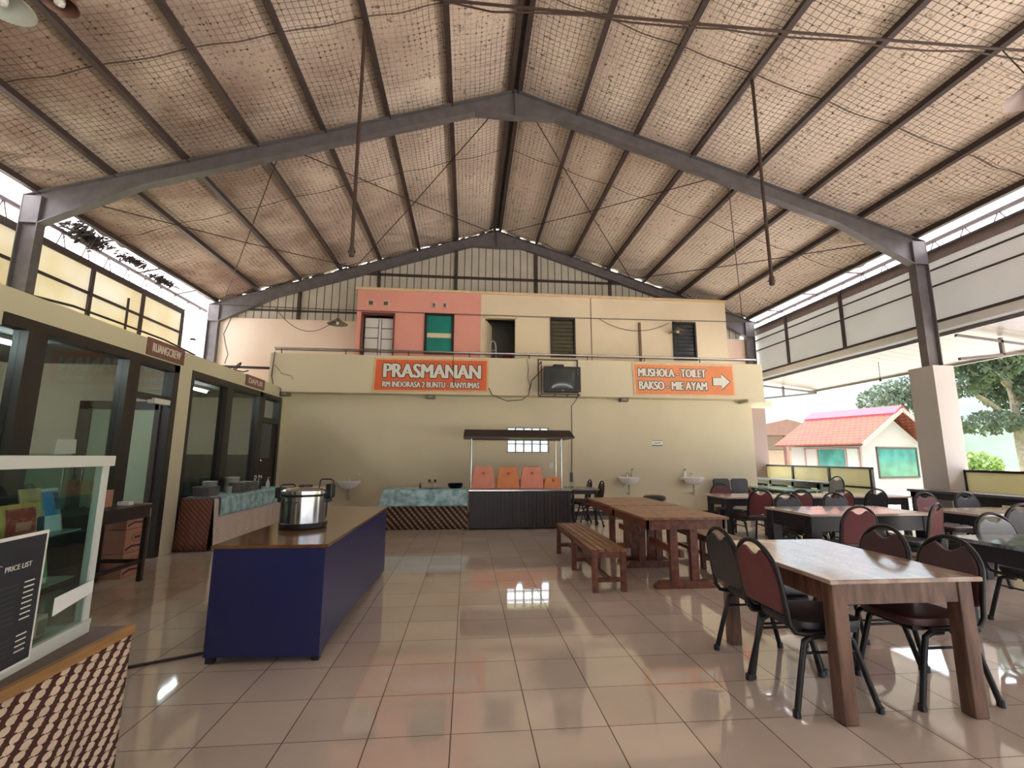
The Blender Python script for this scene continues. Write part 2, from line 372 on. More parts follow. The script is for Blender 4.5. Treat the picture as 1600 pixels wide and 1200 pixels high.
def text(name, body, m, parent, origin, ux, uz, w, h, bold=.0, depth=.004, ring=0):
    """lettering w wide and h high, lower-left corner at origin, along ux / uz"""
    cu = bpy.data.curves.new(name, 'FONT'); cu.body = body; cu.extrude = .0; cu.resolution_u = 3
    t = bpy.data.objects.new(name, cu); COL.objects.link(t); dg = bpy.context.evaluated_depsgraph_get()
    me = bpy.data.meshes.new_from_object(t.evaluated_get(dg)); bpy.data.objects.remove(t)
    xs = [q.co.x for q in me.vertices]; ys = [q.co.y for q in me.vertices]
    x0, x1, y0, y1 = min(xs), max(xs), min(ys), max(ys); ux, uz = Vector(ux), Vector(uz); nn = ux.cross(uz); O = Vector(origin)
    base = [O + ux*((q.co.x-x0)/(x1-x0)*w) + uz*((q.co.y-y0)/(y1-y0)*h) + nn*depth for q in me.vertices]
    faces = [tuple(p.vertices) for p in me.polygons]; bpy.data.meshes.remove(me)
    # bold strokes: the same letters laid side by side, a hair apart
    sh = [(i*bold, 0) for i in (-1, -.33, .33, 1)] if bold else [(0, 0)]
    if ring: sh = [(a+ring*math.cos(k*PI/4), ring*math.sin(k*PI/4)) for a, _ in sh for k in range(8)]
    mb = MB()
    for i, (a, b) in enumerate(sh): mb.add([p+ux*a+uz*b+nn*(1e-5*i) for p in base], faces)
    me = bpy.data.meshes.new(name); me.from_pydata(mb.v, [], mb.f); me.update(); me.materials.append(m)
    o = bpy.data.objects.new(name, me); COL.objects.link(o); o.parent = parent
    return o
ORD = ['first', 'second', 'third', 'fourth', 'fifth', 'sixth', 'seventh', 'eighth', 'ninth', 'tenth']

# ================================================================== SETTING
XL, YB = -4.29, 11.2                      # left room wall, back wall
RX, RZ, SLOPE = .76, 8.13, .326           # ridge position, rafter top, roof pitch
zt = lambda d: RZ - SLOPE*d

struct(MB().bx(-7.4, 8.75, -6, 13.6, -.25, 0), 'floor', MATS['floor_tile'])
struct(MB().bx(7.45, 8.62, -2, 12.7, 0, .1), 'floor_platform', MATS['floor_tile'])

def wall_cells(mb, a0, a1, z0, z1, holes, put):
    A = sorted({a0, a1} | {h for q in holes for h in q[:2]}); Z = sorted({z0, z1} | {h for q in holes for h in q[2:]})
    A = [t for t in A if a0 <= t <= a1]; Z = [t for t in Z if z0 <= t <= z1]
    for i in range(len(A)-1):
        for j in range(len(Z)-1):
            ca, cz = (A[i]+A[i+1])/2, (Z[j]+Z[j+1])/2
            if not any(q[0] < ca < q[1] and q[2] < cz < q[3] for q in holes): put(mb, A[i], A[i+1], Z[j], Z[j+1])
    return mb
def wally(x0, x1, z0, z1, Y, th, holes=()):
    return wall_cells(MB(), x0, x1, z0, z1, holes, lambda m_, a, b, c, d: m_.bx(a, b, Y, Y+th, c, d))

# --- back wall with glass block window, baseboard, balcony
struct(wally(-4.6, 7.3, 0, 2.86, YB, .15, [(.955, 1.967, 1.51, 2.09)]), 'wall_back', CREAM)
struct(MB().bx(-4.29, 7.3, YB-.015, YB, 0, .10), 'baseboard_back', DOORB)
wb = sroot('window_4')
struct(MB().bx(.955, 1.967, YB+.04, YB+.10, 1.51, 2.09), 'glass_block_pane', glass('block_glass', (255, 255, 255), .0, .25), wb)
f = MB()
for i in range(6): f.bx(.945+i*.2024, .965+i*.2024, YB-.01, YB+.12, 1.50, 2.10)
for i in range(4): f.bx(.945, 1.977, YB-.01, YB+.12, 1.50+i*.195, 1.515+i*.195)
struct(f, 'block_frame', mat('grey_mortar', (120, 124, 118), .6), wb)
struct(MB().bx(-4.55, 7.4, 10.8, 10.95, 2.84, 3.74).bx(-4.55, 7.4, 10.95, 13.0, 2.84, 3.0).bx(6.95, 7.42, 10.79, 11.2, 2.76, 2.84), 'balcony_parapet', CREAM)
struct(MB().bx(-8, -4.55, 12.2, 13.6, 2.84, 3.0).bx(7.4, 8.7, 12.4, 13.6, 2.84, 3.0), 'balcony_floor_end', CREAM)

# --- upper rooms: pink left half, pale yellow right half
pw = [(-2.89, -2.03, 3.0, 5.19), (-1.21, -.45, 4.13, 5.22), (-2.755, -2.598, 5.40, 5.55), (-2.36, -2.20, 5.40, 5.55), (-1.05, -.94, 5.41, 5.55), (-.76, -.65, 5.41, 5.55)]
struct(wally(-3.03, .29, 3.0, 5.84, 12.2, .12, pw), 'wall_upper_pink', PINK)
struct(wally(.29, 7.37, 3.0, 5.84, 12.2, .12, [(.39, 1.255, 3.0, 5.18), (2.24, 2.90, 4.13, 5.19), (5.76, 6.41, 4.15, 5.19)]), 'wall_upper_yellow', YELLOWB)
struct(MB().bx(-3.08, 7.40, 12.16, 12.36, 5.84, 5.91), 'trim_1', mat('pale_trim', (226, 200, 160), .6))
struct(MB().bx(-3.03, 7.37, 12.3, 14.4, 5.70, 5.86).bx(-3.03, -2.93, 12.32, 14.4, 3.0, 5.7).bx(.24, .34, 12.32, 14.4, 3.0, 5.7).bx(7.27, 7.37, 12.32, 14.4, 3.0, 5.7).bx(-3.03, 7.37, 14.3, 14.4, 3.0, 5.7).bx(-3.03, 7.37, 12.3, 14.4, 2.9, 3.0), 'wall_upper_interior', mat('upper_interior', (150, 146, 136), .7))
# door into the pink room: white ruled panelling just inside an open frame
d = sroot('door_3')
struct(MB().bx(-2.90, -2.86, 12.17, 12.33, 3.0, 5.20).bx(-2.06, -2.02, 12.17, 12.33, 3.0, 5.20).bx(-2.90, -2.02, 12.17, 12.33, 5.17, 5.21), 'door_frame', mat('red_brown_frame', (120, 60, 50), .5), d)
p = MB().bx(-2.84, -2.10, 12.42, 12.46, 3.0, 5.12)
struct(p, 'white_panelling', WHITE, d)
p = MB()
for zz in (3.4, 3.85, 4.25, 4.55, 4.84): p.bx(-2.84, -2.48, 12.41, 12.42, zz, zz+.018).bx(-2.40, -2.10, 12.41, 12.42, zz-.02, zz)
p.bx(-2.49, -2.475, 12.41, 12.42, 3, 5.1).bx(-2.41, -2.395, 12.41, 12.42, 3, 5.1)
struct(p, 'panel_joints', DARKF, d)
# louvre window with teal blind
d = sroot('window_5')
struct(MB().bx(-1.23, -1.16, 12.17, 12.30, 4.10, 5.24).bx(-.50, -.43, 12.17, 12.30, 4.10, 5.24).bx(-1.23, -.43, 12.17, 12.30, 5.18, 5.24).bx(-1.23, -.43, 12.17, 12.30, 4.10, 4.15), 'window_frame', DARKF, d)
struct(MB().bx(-1.16, -.50, 12.22, 12.25, 4.70, 5.18).bx(-1.16, -.50, 12.22, 12.25, 4.15, 4.57), 'teal_blind', TEALGL, d)
struct(MB().bx(-1.16, -.50, 12.23, 12.25, 4.57, 4.70), 'cream_band', YELLOWB, d)
for i, h in enumerate(pw[2:]):
    v_ = sroot('window_%d' % (6+i))
    x0, x1, z0, z1 = h
    struct(MB().bx(x0-.02, x0+.02, 12.18, 12.30, z0-.02, z1+.02).bx(x1-.02, x1+.02, 12.18, 12.30, z0-.02, z1+.02).bx(x0, x1, 12.18, 12.30, z0-.02, z0+.02).bx(x0, x1, 12.18, 12.30, z1-.02, z1+.02), 'vent_frame', mat('pale_vent_frame', (230, 190, 176), .6), v_)
    struct(MB().bx(x0, x1, 12.26, 12.29, z0, z1), 'vent_pane', mat('vent_dark', (120, 112, 96), .4), v_)
# doorway in the yellow half with grey room beyond
d = sroot('door_4')
struct(MB().bx(.37, .41, 12.17, 12.33, 3, 5.2).bx(1.235, 1.275, 12.17, 12.33, 3, 5.2).bx(.37, 1.275, 12.17, 12.33, 5.16, 5.2), 'door_frame', YELLOWB, d)
struct(MB().bar((.44, 12.34, 4.08), (.62, 12.95, 4.08), .035, 2.1), 'open_leaf', YELLOWB, d)
struct(MB().bx(.95, 1.26, 13.2, 13.25, 3.0, 4.35), 'red_panel', mat('dark_red_panel', (150, 26, 50), .5), d)
for nm, x0, x1 in (('window_10', 2.24, 2.90), ('window_11', 5.76, 6.41)):
    d = sroot(nm)
    struct(MB().bx(x0-.02, x0+.03, 12.16, 12.3, 4.1, 5.22).bx(x1-.03, x1+.02, 12.16, 12.3, 4.1, 5.22).bx(x0, x1, 12.16, 12.3, 5.16, 5.22).bx(x0, x1, 12.16, 12.3, 4.1, 4.15), 'window_frame', DARKF, d)
    p = MB()
    for k in range(9): p.bx(x0, x1, 12.22, 12.25, 4.16+k*.112, 4.255+k*.112)
    struct(p, 'louvre_glass', mat('dark_olive_glass', (84, 82, 62), .15, var=.2) if x0 < 3 else mat('dark_grey_glass', (66, 70, 74), .12, var=.2), d)
struct(MB().bx(4.74, 4.80, 12.15, 12.2, 3.7, 5.16).bx(3.37, 3.39, 12.19, 12.2, 3.7, 5.84), 'trim_2', mat('board_joint', (120, 100, 76), .6))

# --- rear gable: ribbed cladding, steel girts, plaster below
poly = [(-7.0, zt(7.76)-.05), (-7.0, 5.2), (-3.03, 5.2), (-3.03, 5.75), (7.37, 5.75), (7.37, 5.0), (8.3, 5.0), (8.5, 5.55), (RX, RZ-.05)]
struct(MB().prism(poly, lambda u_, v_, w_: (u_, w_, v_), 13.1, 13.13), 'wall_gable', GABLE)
struct(MB().bx(-7.0, -3.03, 13.05, 13.2, 3.0, 5.2).bx(7.37, 8.45, 13.05, 13.2, 2.9, 5.0), 'wall_upper_end', PEACH)
gp = MB()
for xx in (-4.85, -2.67, -.45, 1.96, 4.23): gp.bx(xx-.04, xx+.04, 13.02, 13.1, 5.2, zt(abs(xx-RX))-.2)
gp.bx(-3.1, 4.7, 13.02, 13.09, 6.61, 6.67).bx(-7, -3.1, 13.02, 13.09, 5.43, 5.47)
struct(gp, 'gable_girts', PURLIN)
# ragged strip of packing between rafter and roof, leaving slits of daylight
rg = MB()
xx = -7.0
while xx < 8.5:
    w_ = random.uniform(.06, .22); d_ = abs(xx+w_/2-RX); near = abs((d_-.1)/1.1-round((d_-.1)/1.1))*1.1
    h_ = .13 if random.random() < (.80 if near > .3 else .45) else random.uniform(.02, .09)
    rg.add([(xx, 13.08, zt(abs(xx-RX))-.02), (xx+w_, 13.08, zt(abs(xx+w_-RX))-.02), (xx+w_, 13.08, zt(abs(xx+w_-RX))+h_), (xx, 13.08, zt(abs(xx-RX))+h_*random.uniform(.7, 1))], [(0, 1, 2, 3)]); xx += w_
struct(rg, 'gable_packing', PURLIN)
struct(wally(-7.4, -.8, 0, 3.0, -5.4, .15), 'wall_front', CREAM)  # unseen wall, cut to this length to limit light from the open front
struct(MB().prism([(-7.4, 3.0), (8.75, 3.0), (8.75, 5.5), (RX, 8.3), (-7.4, 5.5)], lambda u_, v_, w_: (u_, w_, v_), -5.4, -5.3), 'wall_front_gable', GABLE)

# --- roof: insulated ceiling slopes, ridge cap, translucent eave strips
def slope_sheet(s, d0, d1, y0, y1, nu, nv, z0, wrinkle=0):
    rnd = random.Random(11 if s > 0 else 5); ph = [(rnd.uniform(0, 6), rnd.uniform(.8, 5), rnd.uniform(.8, 6)) for _ in range(14)]
    def fn(a, b):
        yy = y0+(y1-y0)*a; d_ = d0+(d1-d0)*b
        fr = ((d_-.1)/1.1) % 1
        zz = z0 - SLOPE*d_ + wrinkle*(-.035*math.sin(PI*fr)**2)
        if wrinkle:
            edge = max(0, (d_-6.2)/1.6); far = max(0, (yy-10.5)/2.5)
            am = .005 + .055*edge**1.5 + .016*far
            zz += am*math.sin(PI*fr)**.5*sum(math.sin(p0+p1*3*yy+p2*2*d_) for p0, p1, p2 in ph)/3
            if b >= 1-1e-9: zz -= .03+.05*abs(math.sin(yy*2.1+1)*math.sin(yy*.9))*(1 if s > 0 else 1.6)
        return (RX+s*d_, yy, zz)
    return MB().sheet(fn, nu, nv)
struct(slope_sheet(-1, .13, 7.86, -5.4, 13.1, 190, 84, RZ+.125, 1), 'ceiling_left', MATS['roof_insulation'], smooth=True)
struct(slope_sheet(1, .13, 7.86, -5.4, 13.1, 190, 84, RZ+.125, 1), 'ceiling_right', MATS['roof_insulation'], smooth=True)
struct(slope_sheet(-1, 7.7, 9.3, -5.4, 14.5, 40, 4, RZ+.17), 'eave_sheet_left', TRANSROOF)
struct(slope_sheet(1, 7.7, 9.3, -5.4, 14.5, 40, 4, RZ+.17), 'eave_sheet_right', TRANSROOF)
struct(MB().prism([(-.22, RZ+.11), (0, RZ+.21), (.22, RZ+.11)], lambda u_, v_, w_: (RX+u_, w_, v_), -5.4, 13.06), 'ridge_cap', mat('dark_ridge_cap', (60, 52, 46), .6, var=.3, vscale=8))

# --- steel portal frames (columns and rafters) and purlins
def ibeam(mb, poly, Y, web=.016, fw=.075, ft=.016, edges=()):
    mb.prism(poly, lambda u_, v_, w_: (u_, w_, v_), Y-web/2, Y+web/2)
    for (a, b) in edges: mb.bar((a[0], Y, a[1]), (b[0], Y, b[1]), fw*2, ft, up=(0, 0, 1) if abs(b[0]-a[0]) > .2 else (1, 0, 0))
    return mb
def portal(Y, label, zl, zr):
    r = thing('portal_frame', label, 'steel frame', (0, 0, 0))
    for s, zb in ((-1, zl), (1, zr)):
        X = lambda d_: RX+s*d_
        top = [(X(0), zt(0)), (X(7.95), zt(7.95))]
        bot = [(X(7.68), zt(7.68)-.56), (X(6.2), zt(6.2)-.28), (X(.75), zt(.75)-.27), (X(0), zt(.75)-.29)]
        ibeam(MB(), [top[0], top[1], (X(7.95), zt(7.68)-.56)] + bot, Y, edges=[top, bot[0:2], bot[1:3], bot[2:4]]).build('rafter', STEEL, r)
        xo, xi = X(7.95), X(7.68)
        MB().bx(min(xo, xi), max(xo, xi), Y-.07, Y+.07, zt(7.68)-.56, zt(7.95)-.01).build('knee_plate', STEEL, r)
        ibeam(MB(), [(xo, zb), (xi, zb), (xi, zt(7.68)-.5), (xo, zt(7.95))], Y, edges=[((xo, zb), (xo, zt(7.95))), ((xi, zb), (xi, zt(7.68)-.54))]).build('column', STEEL, r)
        if s > 0: MB().bx(8.33, 8.74, Y-.22, Y+.25, 0, 3.06).build('pedestal', mat('brown_grey_plinth', (150, 132, 128), .55, var=.06, vscale=1) if Y > 10 else mat('grey_painted_plinth', (196, 192, 190), .55, var=.06, vscale=1), r)
    MB().bx(RX-.01, RX+.01, Y-.075, Y+.075, zt(.75)-.29, zt(0)).build('ridge_plate', STEEL, r)
    return r
portal(7.6, 'grey steel portal frame spanning the hall overhead, nearer of two', 2.95, 0)
portal(13.0, 'grey steel portal frame against the ribbed gable at the far end', 3.0, 0)
for s, side in ((-1, 'left'), (1, 'right')):
    for k in range(8):
        d_ = .1+1.1*k
        xx, zz = RX+s*d_, zt(d_)
        mb = MB().bar((xx, -5.4, zz+.06), (xx, 13.05, zz+.06), .055, .115)
        mb.bar((xx-s*.03, -5.4, zz+.008), (xx-s*.03, 13.05, zz+.008), .06, .012)
        w_ = ORD[k]
        lb = 'brown steel purlin under the %s roof slope, %s' % (side, 'along the ridge' if k == 0 else 'along the eave' if k == 7 else w_+' down from the ridge')
        tag(mb.build('roof_purlin', PURLIN), lb, 'beam', 'purlins under the roof')
# bracing rods in the plane of each slope
for s, side in ((-1, 'left'), (1, 'right')):
    for (da, db), nm in (((4.1, .15), 'rising from mid rafter to the far ridge'), ((.15, 4.1), 'falling from the near ridge to mid far rafter'), ((4.1, 7.6), 'from mid rafter down to the far corner'), ((7.6, 4.1), 'from the near eave up to mid far rafter')):
        mb = MB().tube([(RX+s*da, 7.65, zt(da)-.02), (RX+s*(da+db)/2, 10.3, zt((da+db)/2)-.06), (RX+s*db, 12.95, zt(db)-.02)], .011, 6)
        tag(mb.build('bracing_rod', RUST), 'bracing rod on the %s slope %s' % (side, nm), 'rod', 'roof bracing rods')

# --- upper side walls: cladding, rails, posts, lattice girders
def side(nm, X, zs, ztop, y0, y1, m_, posts, rails, s):
    struct(MB().bx(min(X, X+s*.03), max(X, X+s*.03), y0, y1, zs, ztop), 'wall_'+nm+'_upper', m_)
    p = MB()
    for yy in posts: p.bx(X-.045 if s > 0 else X-.01, X+.01 if s > 0 else X+.045, yy-.035, yy+.035, zs, ztop)
    for zz, h in rails: p.bx(X-.035 if s > 0 else X-.01, X+.01 if s > 0 else X+.035, y0, y1, zz-h/2, zz+h/2)
    struct(p, 'wall_'+nm+'_rails', PURLIN)
side('left', -7.4, 2.2, 5.04, -5.4, 12.2, CLADL, (-1.6, .6, 2.9, 5.2, 9.3, 10.72, 12.17), ((5.06, .13), (4.50, .05)), -1)
side('right', 8.82, 3.95, 5.32, -5.4, 13.1, CLADR, (1.2, 3.0, 4.8, 9.75, 11.66), ((5.33, .05), (4.96, .025), (4.64, .025), (3.95, .05)), 1)
struct(MB().bx(8.81, 8.825, -5.4, 13.1, 5.12, 5.32), 'wall_right_lip', mat('brown_flashing', (128, 112, 104), .6))
for X, zb, z1, nm in ((-7.5, 5.1, 5.46, 'left'), (8.95, 5.35, 5.58, 'right')):
    l = MB().bar((X, -5.4, z1), (X, 13.4, z1), .05, .07)
    yy = -5.2
    while yy < 13: l.bar((X, yy, zb), (X, yy+.12, z1), .014, .014).bar((X, yy+.12, z1), (X, yy+.24, zb), .014, .014); yy += .55
    for yy in (1.5, 3.4, 5.4, 9.2, 10.6, 12): l.bar((X, yy, z1), (RX+(-7.8 if X < 0 else 7.8), yy+.05, zt(7.8)+.02), .03, .03)
    struct(l, 'eave_lattice_'+nm, PURLIN)
# neighbouring steel porch seen through the gap at the far left
tag(MB().bar((-7.9, 13.6, 2.6), (-7.9, 13.6, 4.7), .10, .10).bar((-9.6, 13.6, 4.7), (-7.85, 13.6, 4.7), .10, .10).build('porch_post', mat('pale_violet_steel', (190, 190, 210), .5)), 'pale steel porch frame outside the upper left gap', 'frame')

# --- left glazed wall
struct(MB().bx(XL-.14, XL, -5.4, 10.8, 2.71, 2.95).bx(XL-.14, XL, 7.15, 7.47, 0, 2.71).bx(XL-.14, XL, 10.97, 11.2, 0, 2.84).bx(XL-.12, XL-.01, -5.4, 4.52, 2.58, 2.71).bx(XL-.14, XL, -5.4, -2.0, 0, 2.6), 'wall_left', HEADER)
fx0, fx1 = XL-.13, XL+.01
w1 = sroot('window_1')
f = MB().bx(fx0, fx1, 4.52, 7.15, 2.60, 2.71).bx(fx0, fx1, 4.77, 4.98, 0, 2.6).bx(fx0, fx1, 6.13, 6.33, 0, 2.6).bx(fx0, fx1, -2, 4.77, .0, .55).bx(fx0, fx1, 4.98, 6.13, 0, .55).bx(fx0, fx1, 2.5, 2.7, 0, 2.6).bx(fx0, fx1, 0, .2, 0, 2.6)
struct(f, 'window_frame', DARKF, w1)
struct(MB().bx(XL-.07, XL-.06, -2, 4.77, .55, 2.6), 'left_pane', WINGL, w1); struct(MB().bx(XL-.07, XL-.06, 4.98, 6.13, .55, 2.6), 'right_pane', WINGL, w1)
d1 = sroot('door_1')
struct(MB().bx(fx0, fx1, 7.03, 7.15, 0, 2.71).bx(fx0, fx1, 6.33, 7.03, 2.15, 2.22), 'door_frame', DARKF, d1)
struct(MB().bx(XL-.07, XL-.06, 6.33, 7.03, 2.22, 2.60), 'transom_pane', WINGL, d1)
struct(MB().bx(XL-.04, XL+.05, 6.62, 6.95, 2.10, 2.17), 'door_closer', ALU, d1)
yl = 7.0   # open leaf, swung into the room
l = MB().bx(-5.47, -4.42, yl, yl+.045, 2.04, 2.16).bx(-5.47, -4.42, yl, yl+.045, 0, .35).bx(-5.47, -5.30, yl, yl+.045, 0, 2.16).bx(-4.47, -4.40, yl, yl+.045, 0, 2.16)
struct(l, 'door_leaf', mat('grey_brown_door', (66, 58, 52), .45), d1)
struct(MB().bx(-5.30, -4.47, yl+.015, yl+.025, .35, 2.04), 'leaf_glass', mat('frosted_green_glass', (150, 164, 140), .18, var=.06, vscale=1), d1)
w2 = sroot('window_2')
f = MB().bx(fx0, fx1, 7.47, 9.98, 2.60, 2.71).bx(fx0, fx1, 8.55, 8.75, .0, 2.6).bx(fx0, fx1, 7.47, 7.53, 0, 2.6).bx(fx0, fx1, 9.85, 10.02, 0, 2.71).bx(fx0, fx1, 7.53, 9.85, 0, .7)
struct(f, 'window_frame', DARKF, w2)
struct(MB().bx(XL-.07, XL-.06, 7.53, 8.55, .7, 2.6), 'left_pane', WINGL, w2); struct(MB().bx(XL-.07, XL-.06, 8.75, 9.85, .7, 2.6), 'right_pane', WINGL, w2)
d2 = sroot('door_2')
struct(MB().bx(fx0, fx1, 10.02, 10.97, 2.60, 2.71).bx(fx0, fx1, 10.85, 10.97, 0, 2.6).bx(fx0, fx1, 10.02, 10.85, 2.10, 2.2).bx(fx0, fx1, 10.02, 10.10, 2.2, 2.6), 'door_frame', DARKF, d2)
struct(MB().bx(XL-.07, XL-.06, 10.10, 10.85, 2.2, 2.6), 'transom_pane', WINGL, d2)
struct(MB().bx(XL-.08, XL-.03, 10.02, 10.85, 0, 1.35).bx(XL-.08, XL-.03, 10.02, 10.14, 1.35, 2.1).bx(XL-.08, XL-.03, 10.73, 10.85, 1.35, 2.1), 'door_leaf', DOORB, d2)
struct(MB().bx(XL-.06, XL-.05, 10.14, 10.73, 1.35, 2.1), 'leaf_glass', mat('dark_blue_glass', (52, 64, 72), .12), d2)
struct(MB().lathe([(0, 0), (.02, .01), (.02, .03), (0, .04)], 10, (XL-.01, 10.16, 1.28)), 'door_knob', CHROME, d2)
# rooms behind the glass
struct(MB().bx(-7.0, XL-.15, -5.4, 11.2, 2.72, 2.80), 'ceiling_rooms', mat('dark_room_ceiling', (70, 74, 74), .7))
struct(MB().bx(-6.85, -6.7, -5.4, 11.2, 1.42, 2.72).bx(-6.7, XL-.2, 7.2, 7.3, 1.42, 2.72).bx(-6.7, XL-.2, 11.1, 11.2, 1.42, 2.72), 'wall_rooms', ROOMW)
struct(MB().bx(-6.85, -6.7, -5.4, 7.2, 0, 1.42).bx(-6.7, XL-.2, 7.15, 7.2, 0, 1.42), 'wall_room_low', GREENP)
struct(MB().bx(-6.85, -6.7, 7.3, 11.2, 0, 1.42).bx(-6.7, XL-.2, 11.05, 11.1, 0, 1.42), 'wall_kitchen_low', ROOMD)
for k, yy in enumerate((3.7, 5.3, 9.0)):
    t = thing('tube_lamp', 'white fluorescent tube lamp under the room ceiling behind the glass, ' + ('above the cashier case', 'beside the crew room door', 'behind the far kitchen window')[k], 'lamp', (-5.2, yy, 2.72))
    MB().bx(-.05, .05, -.62, .62, -.05, 0).build('batten', WHITE, t)
    MB().tube([(0, -.58, -.075), (0, .58, -.075)], .018, 8).build('tube', TUBEL, t, smooth=True)

# --- right lean-to canopy and outdoor ground
def canopy(y0, y1, x0, x1, m_, nm):
    zz = lambda x_: 3.74-(x_-8.85)*.125
    struct(MB().sheet(lambda a, b: (x0+(x1-x0)*b, y0+(y1-y0)*a, zz(x0+(x1-x0)*b)), int((y1-y0)*4), 6), nm, m_)
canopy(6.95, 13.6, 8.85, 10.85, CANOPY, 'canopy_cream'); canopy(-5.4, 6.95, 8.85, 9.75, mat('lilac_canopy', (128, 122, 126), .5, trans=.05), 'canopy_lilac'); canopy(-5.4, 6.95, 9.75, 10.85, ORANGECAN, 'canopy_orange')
struct(MB().bx(8.80, 8.95, -5.4, 13.4, 3.77, 3.93), 'canopy_gutter', WHITE)
cb = MB().bar((10.85, -5.4, 3.47), (10.85, 13.6, 3.47), .06, .06).bar((8.9, -5.4, 3.70), (8.9, 13.6, 3.70), .06, .06)
for yy in (2.2, 7.35, 13.3):
    cb.bar((8.85, yy, 3.62), (10.85, yy, 3.42), .05, .05).bar((8.85, yy, 3.18), (10.85, yy, 3.40), .05, .05).bar((9.75, yy, 3.28), (9.75, yy, 3.6), .05, .05)
struct(cb, 'canopy_frame', STEEL)
struct(MB().bx(8.75, 24, -40, 40, -.7, -.4).bx(-60, -7.4, -40, 60, -.7, -.4).bx(-7.4, 8.75, -40, -6, -.5, -.1), 'ground_paving', PAVE)
struct(MB().bx(24, 220, -40, 220, -.7, -.4).bx(-7.4, 13, 14.5, 220, -.8, -.5).bx(8.75, 24, 40, 220, -.7, -.4), 'ground_grass', GRASS)

# ================================================================== OUTDOORS
def partition(y0, y1, posts, label):
    r = thing('yellow_partition', label, 'partition', (8.66, y0, 0))
    L_ = y1-y0
    f = MB().bx(-.025, .025, 0, L_, 1.16, 1.20).bx(-.025, .025, 0, L_, .74, .78).bx(-.025, .025, 0, L_, .12, .16)
    f.build('rail_frame', BLACKM, r)
    for p_ in posts: MB().bx(-.03, .03, p_-y0-.03, p_-y0+.03, .1 if y0 > 3 else 0, 1.2).build('post', BLACKM, r)
    for a, b in zip(posts[:-1], posts[1:]): MB().bx(-.006, .006, a-y0+.03, b-y0-.03, .16, 1.16).build('panel', YELP, r)
partition(9.25, 12.93, (9.28, 10.45, 11.7, 12.9), 'yellow panelled partition in a dark frame in front of the tiled house')
partition(4.2, 7.42, (4.23, 5.8, 7.39), 'yellow panelled partition in a dark frame right of the big plinth')

# tiled house across the yard
HA = math.radians(15.6)
h = thing('tiled_house', 'small white house with orange tiled gable roof and green windows', 'house', (18.43, 20.13, -.4), HA)
# local: +x along the gable face, +y along the long side
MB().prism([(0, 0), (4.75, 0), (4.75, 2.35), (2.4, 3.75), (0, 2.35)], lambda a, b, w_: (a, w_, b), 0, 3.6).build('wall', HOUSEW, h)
rt = MB()
for s in (-1, 1):
    P = lambda t_, w_, dz=0: (2.4+s*t_, w_, 4.2-.55*t_+dz)
    rt.add([P(0, -.55), P(3.15, -.55), P(3.15, 4.0), P(0, 4.0), P(0, -.55, -.09), P(3.15, -.55, -.09), P(3.15, 4.0, -.09), P(0, 4.0, -.09)], [(0, 1, 2, 3), (4, 7, 6, 5), (0, 4, 5, 1), (2, 6, 7, 3), (1, 5, 6, 2)])
m, b, g = newmat('orange_clay_tiles', .75, .3)
x, y, z, vec = g.xyz()
row = g.m('FRACT', g.m('DIVIDE', z, .14)); colm = g.m('FRACT', g.m('ADD', g.m('DIVIDE', y, .26), g.m('MULTIPLY', g.m('FLOOR', g.m('DIVIDE', z, .14)), .5)))
dk = g.m('MAXIMUM', g.m('LESS_THAN', row, .3), g.m('LESS_THAN', colm, .2))
g.L.new(g.mix(g.m('MULTIPLY', dk, .75), g.ramp(g.noise(vec, 2.2), .3, .7, lin((112, 50, 28)), lin((84, 36, 20))), lin((30, 14, 10))), b.inputs['Base Color'])
rt.build('tiled_roof', m, h)
MB().prism([(-.62, 3.86), (0, 4.24), (.62, 3.86), (.62, 3.94), (0, 4.33), (-.62, 3.94)], lambda a, b_, w_: (2.4+a, w_, b_+.01), -.56, 4.02).build('ridge_sheet', mat('pink_ridge_sheet', (112, 26, 50), .7, var=.15, vscale=2), h)
MB().bar((2.4, -.56, 4.12), (-.75, -.56, 2.39), .05, .18).bar((2.4, -.56, 4.12), (5.55, -.56, 2.39), .05, .18).build('barge_board', mat('grey_brown_board', (128, 112, 104), .7), h)
w_ = MB().bx(1.0, 4.1, -.05, .02, .84, .92).bx(1.0, 4.1, -.05, .02, 2.24, 2.32).bx(1.0, 1.08, -.05, .02, .84, 2.32).bx(4.02, 4.1, -.05, .02, .84, 2.32).build('window', DARKF, h)
MB().bx(1.08, 4.02, -.02, .03, .92, 2.24).build('pane', GREENGL, w_)
w_ = MB().bx(-.05, .02, .1, 2.85, .82, .88).bx(-.05, .02, .1, 2.85, 2.22, 2.28)
for yy in (.1, .70, 2.12, 2.78): w_.bx(-.05, .02, yy, yy+.07, .82, 2.28)
w_ = w_.build('window', mat('brown_window_frame', (110, 84, 78), .5), h)
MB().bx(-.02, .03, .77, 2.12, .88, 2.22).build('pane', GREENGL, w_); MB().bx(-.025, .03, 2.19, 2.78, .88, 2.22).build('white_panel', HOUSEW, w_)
MB().bx(-.02, .03, .17, .70, .88, 2.22).build('pane', mat('grey_pane', (130, 140, 132), .2), w_)
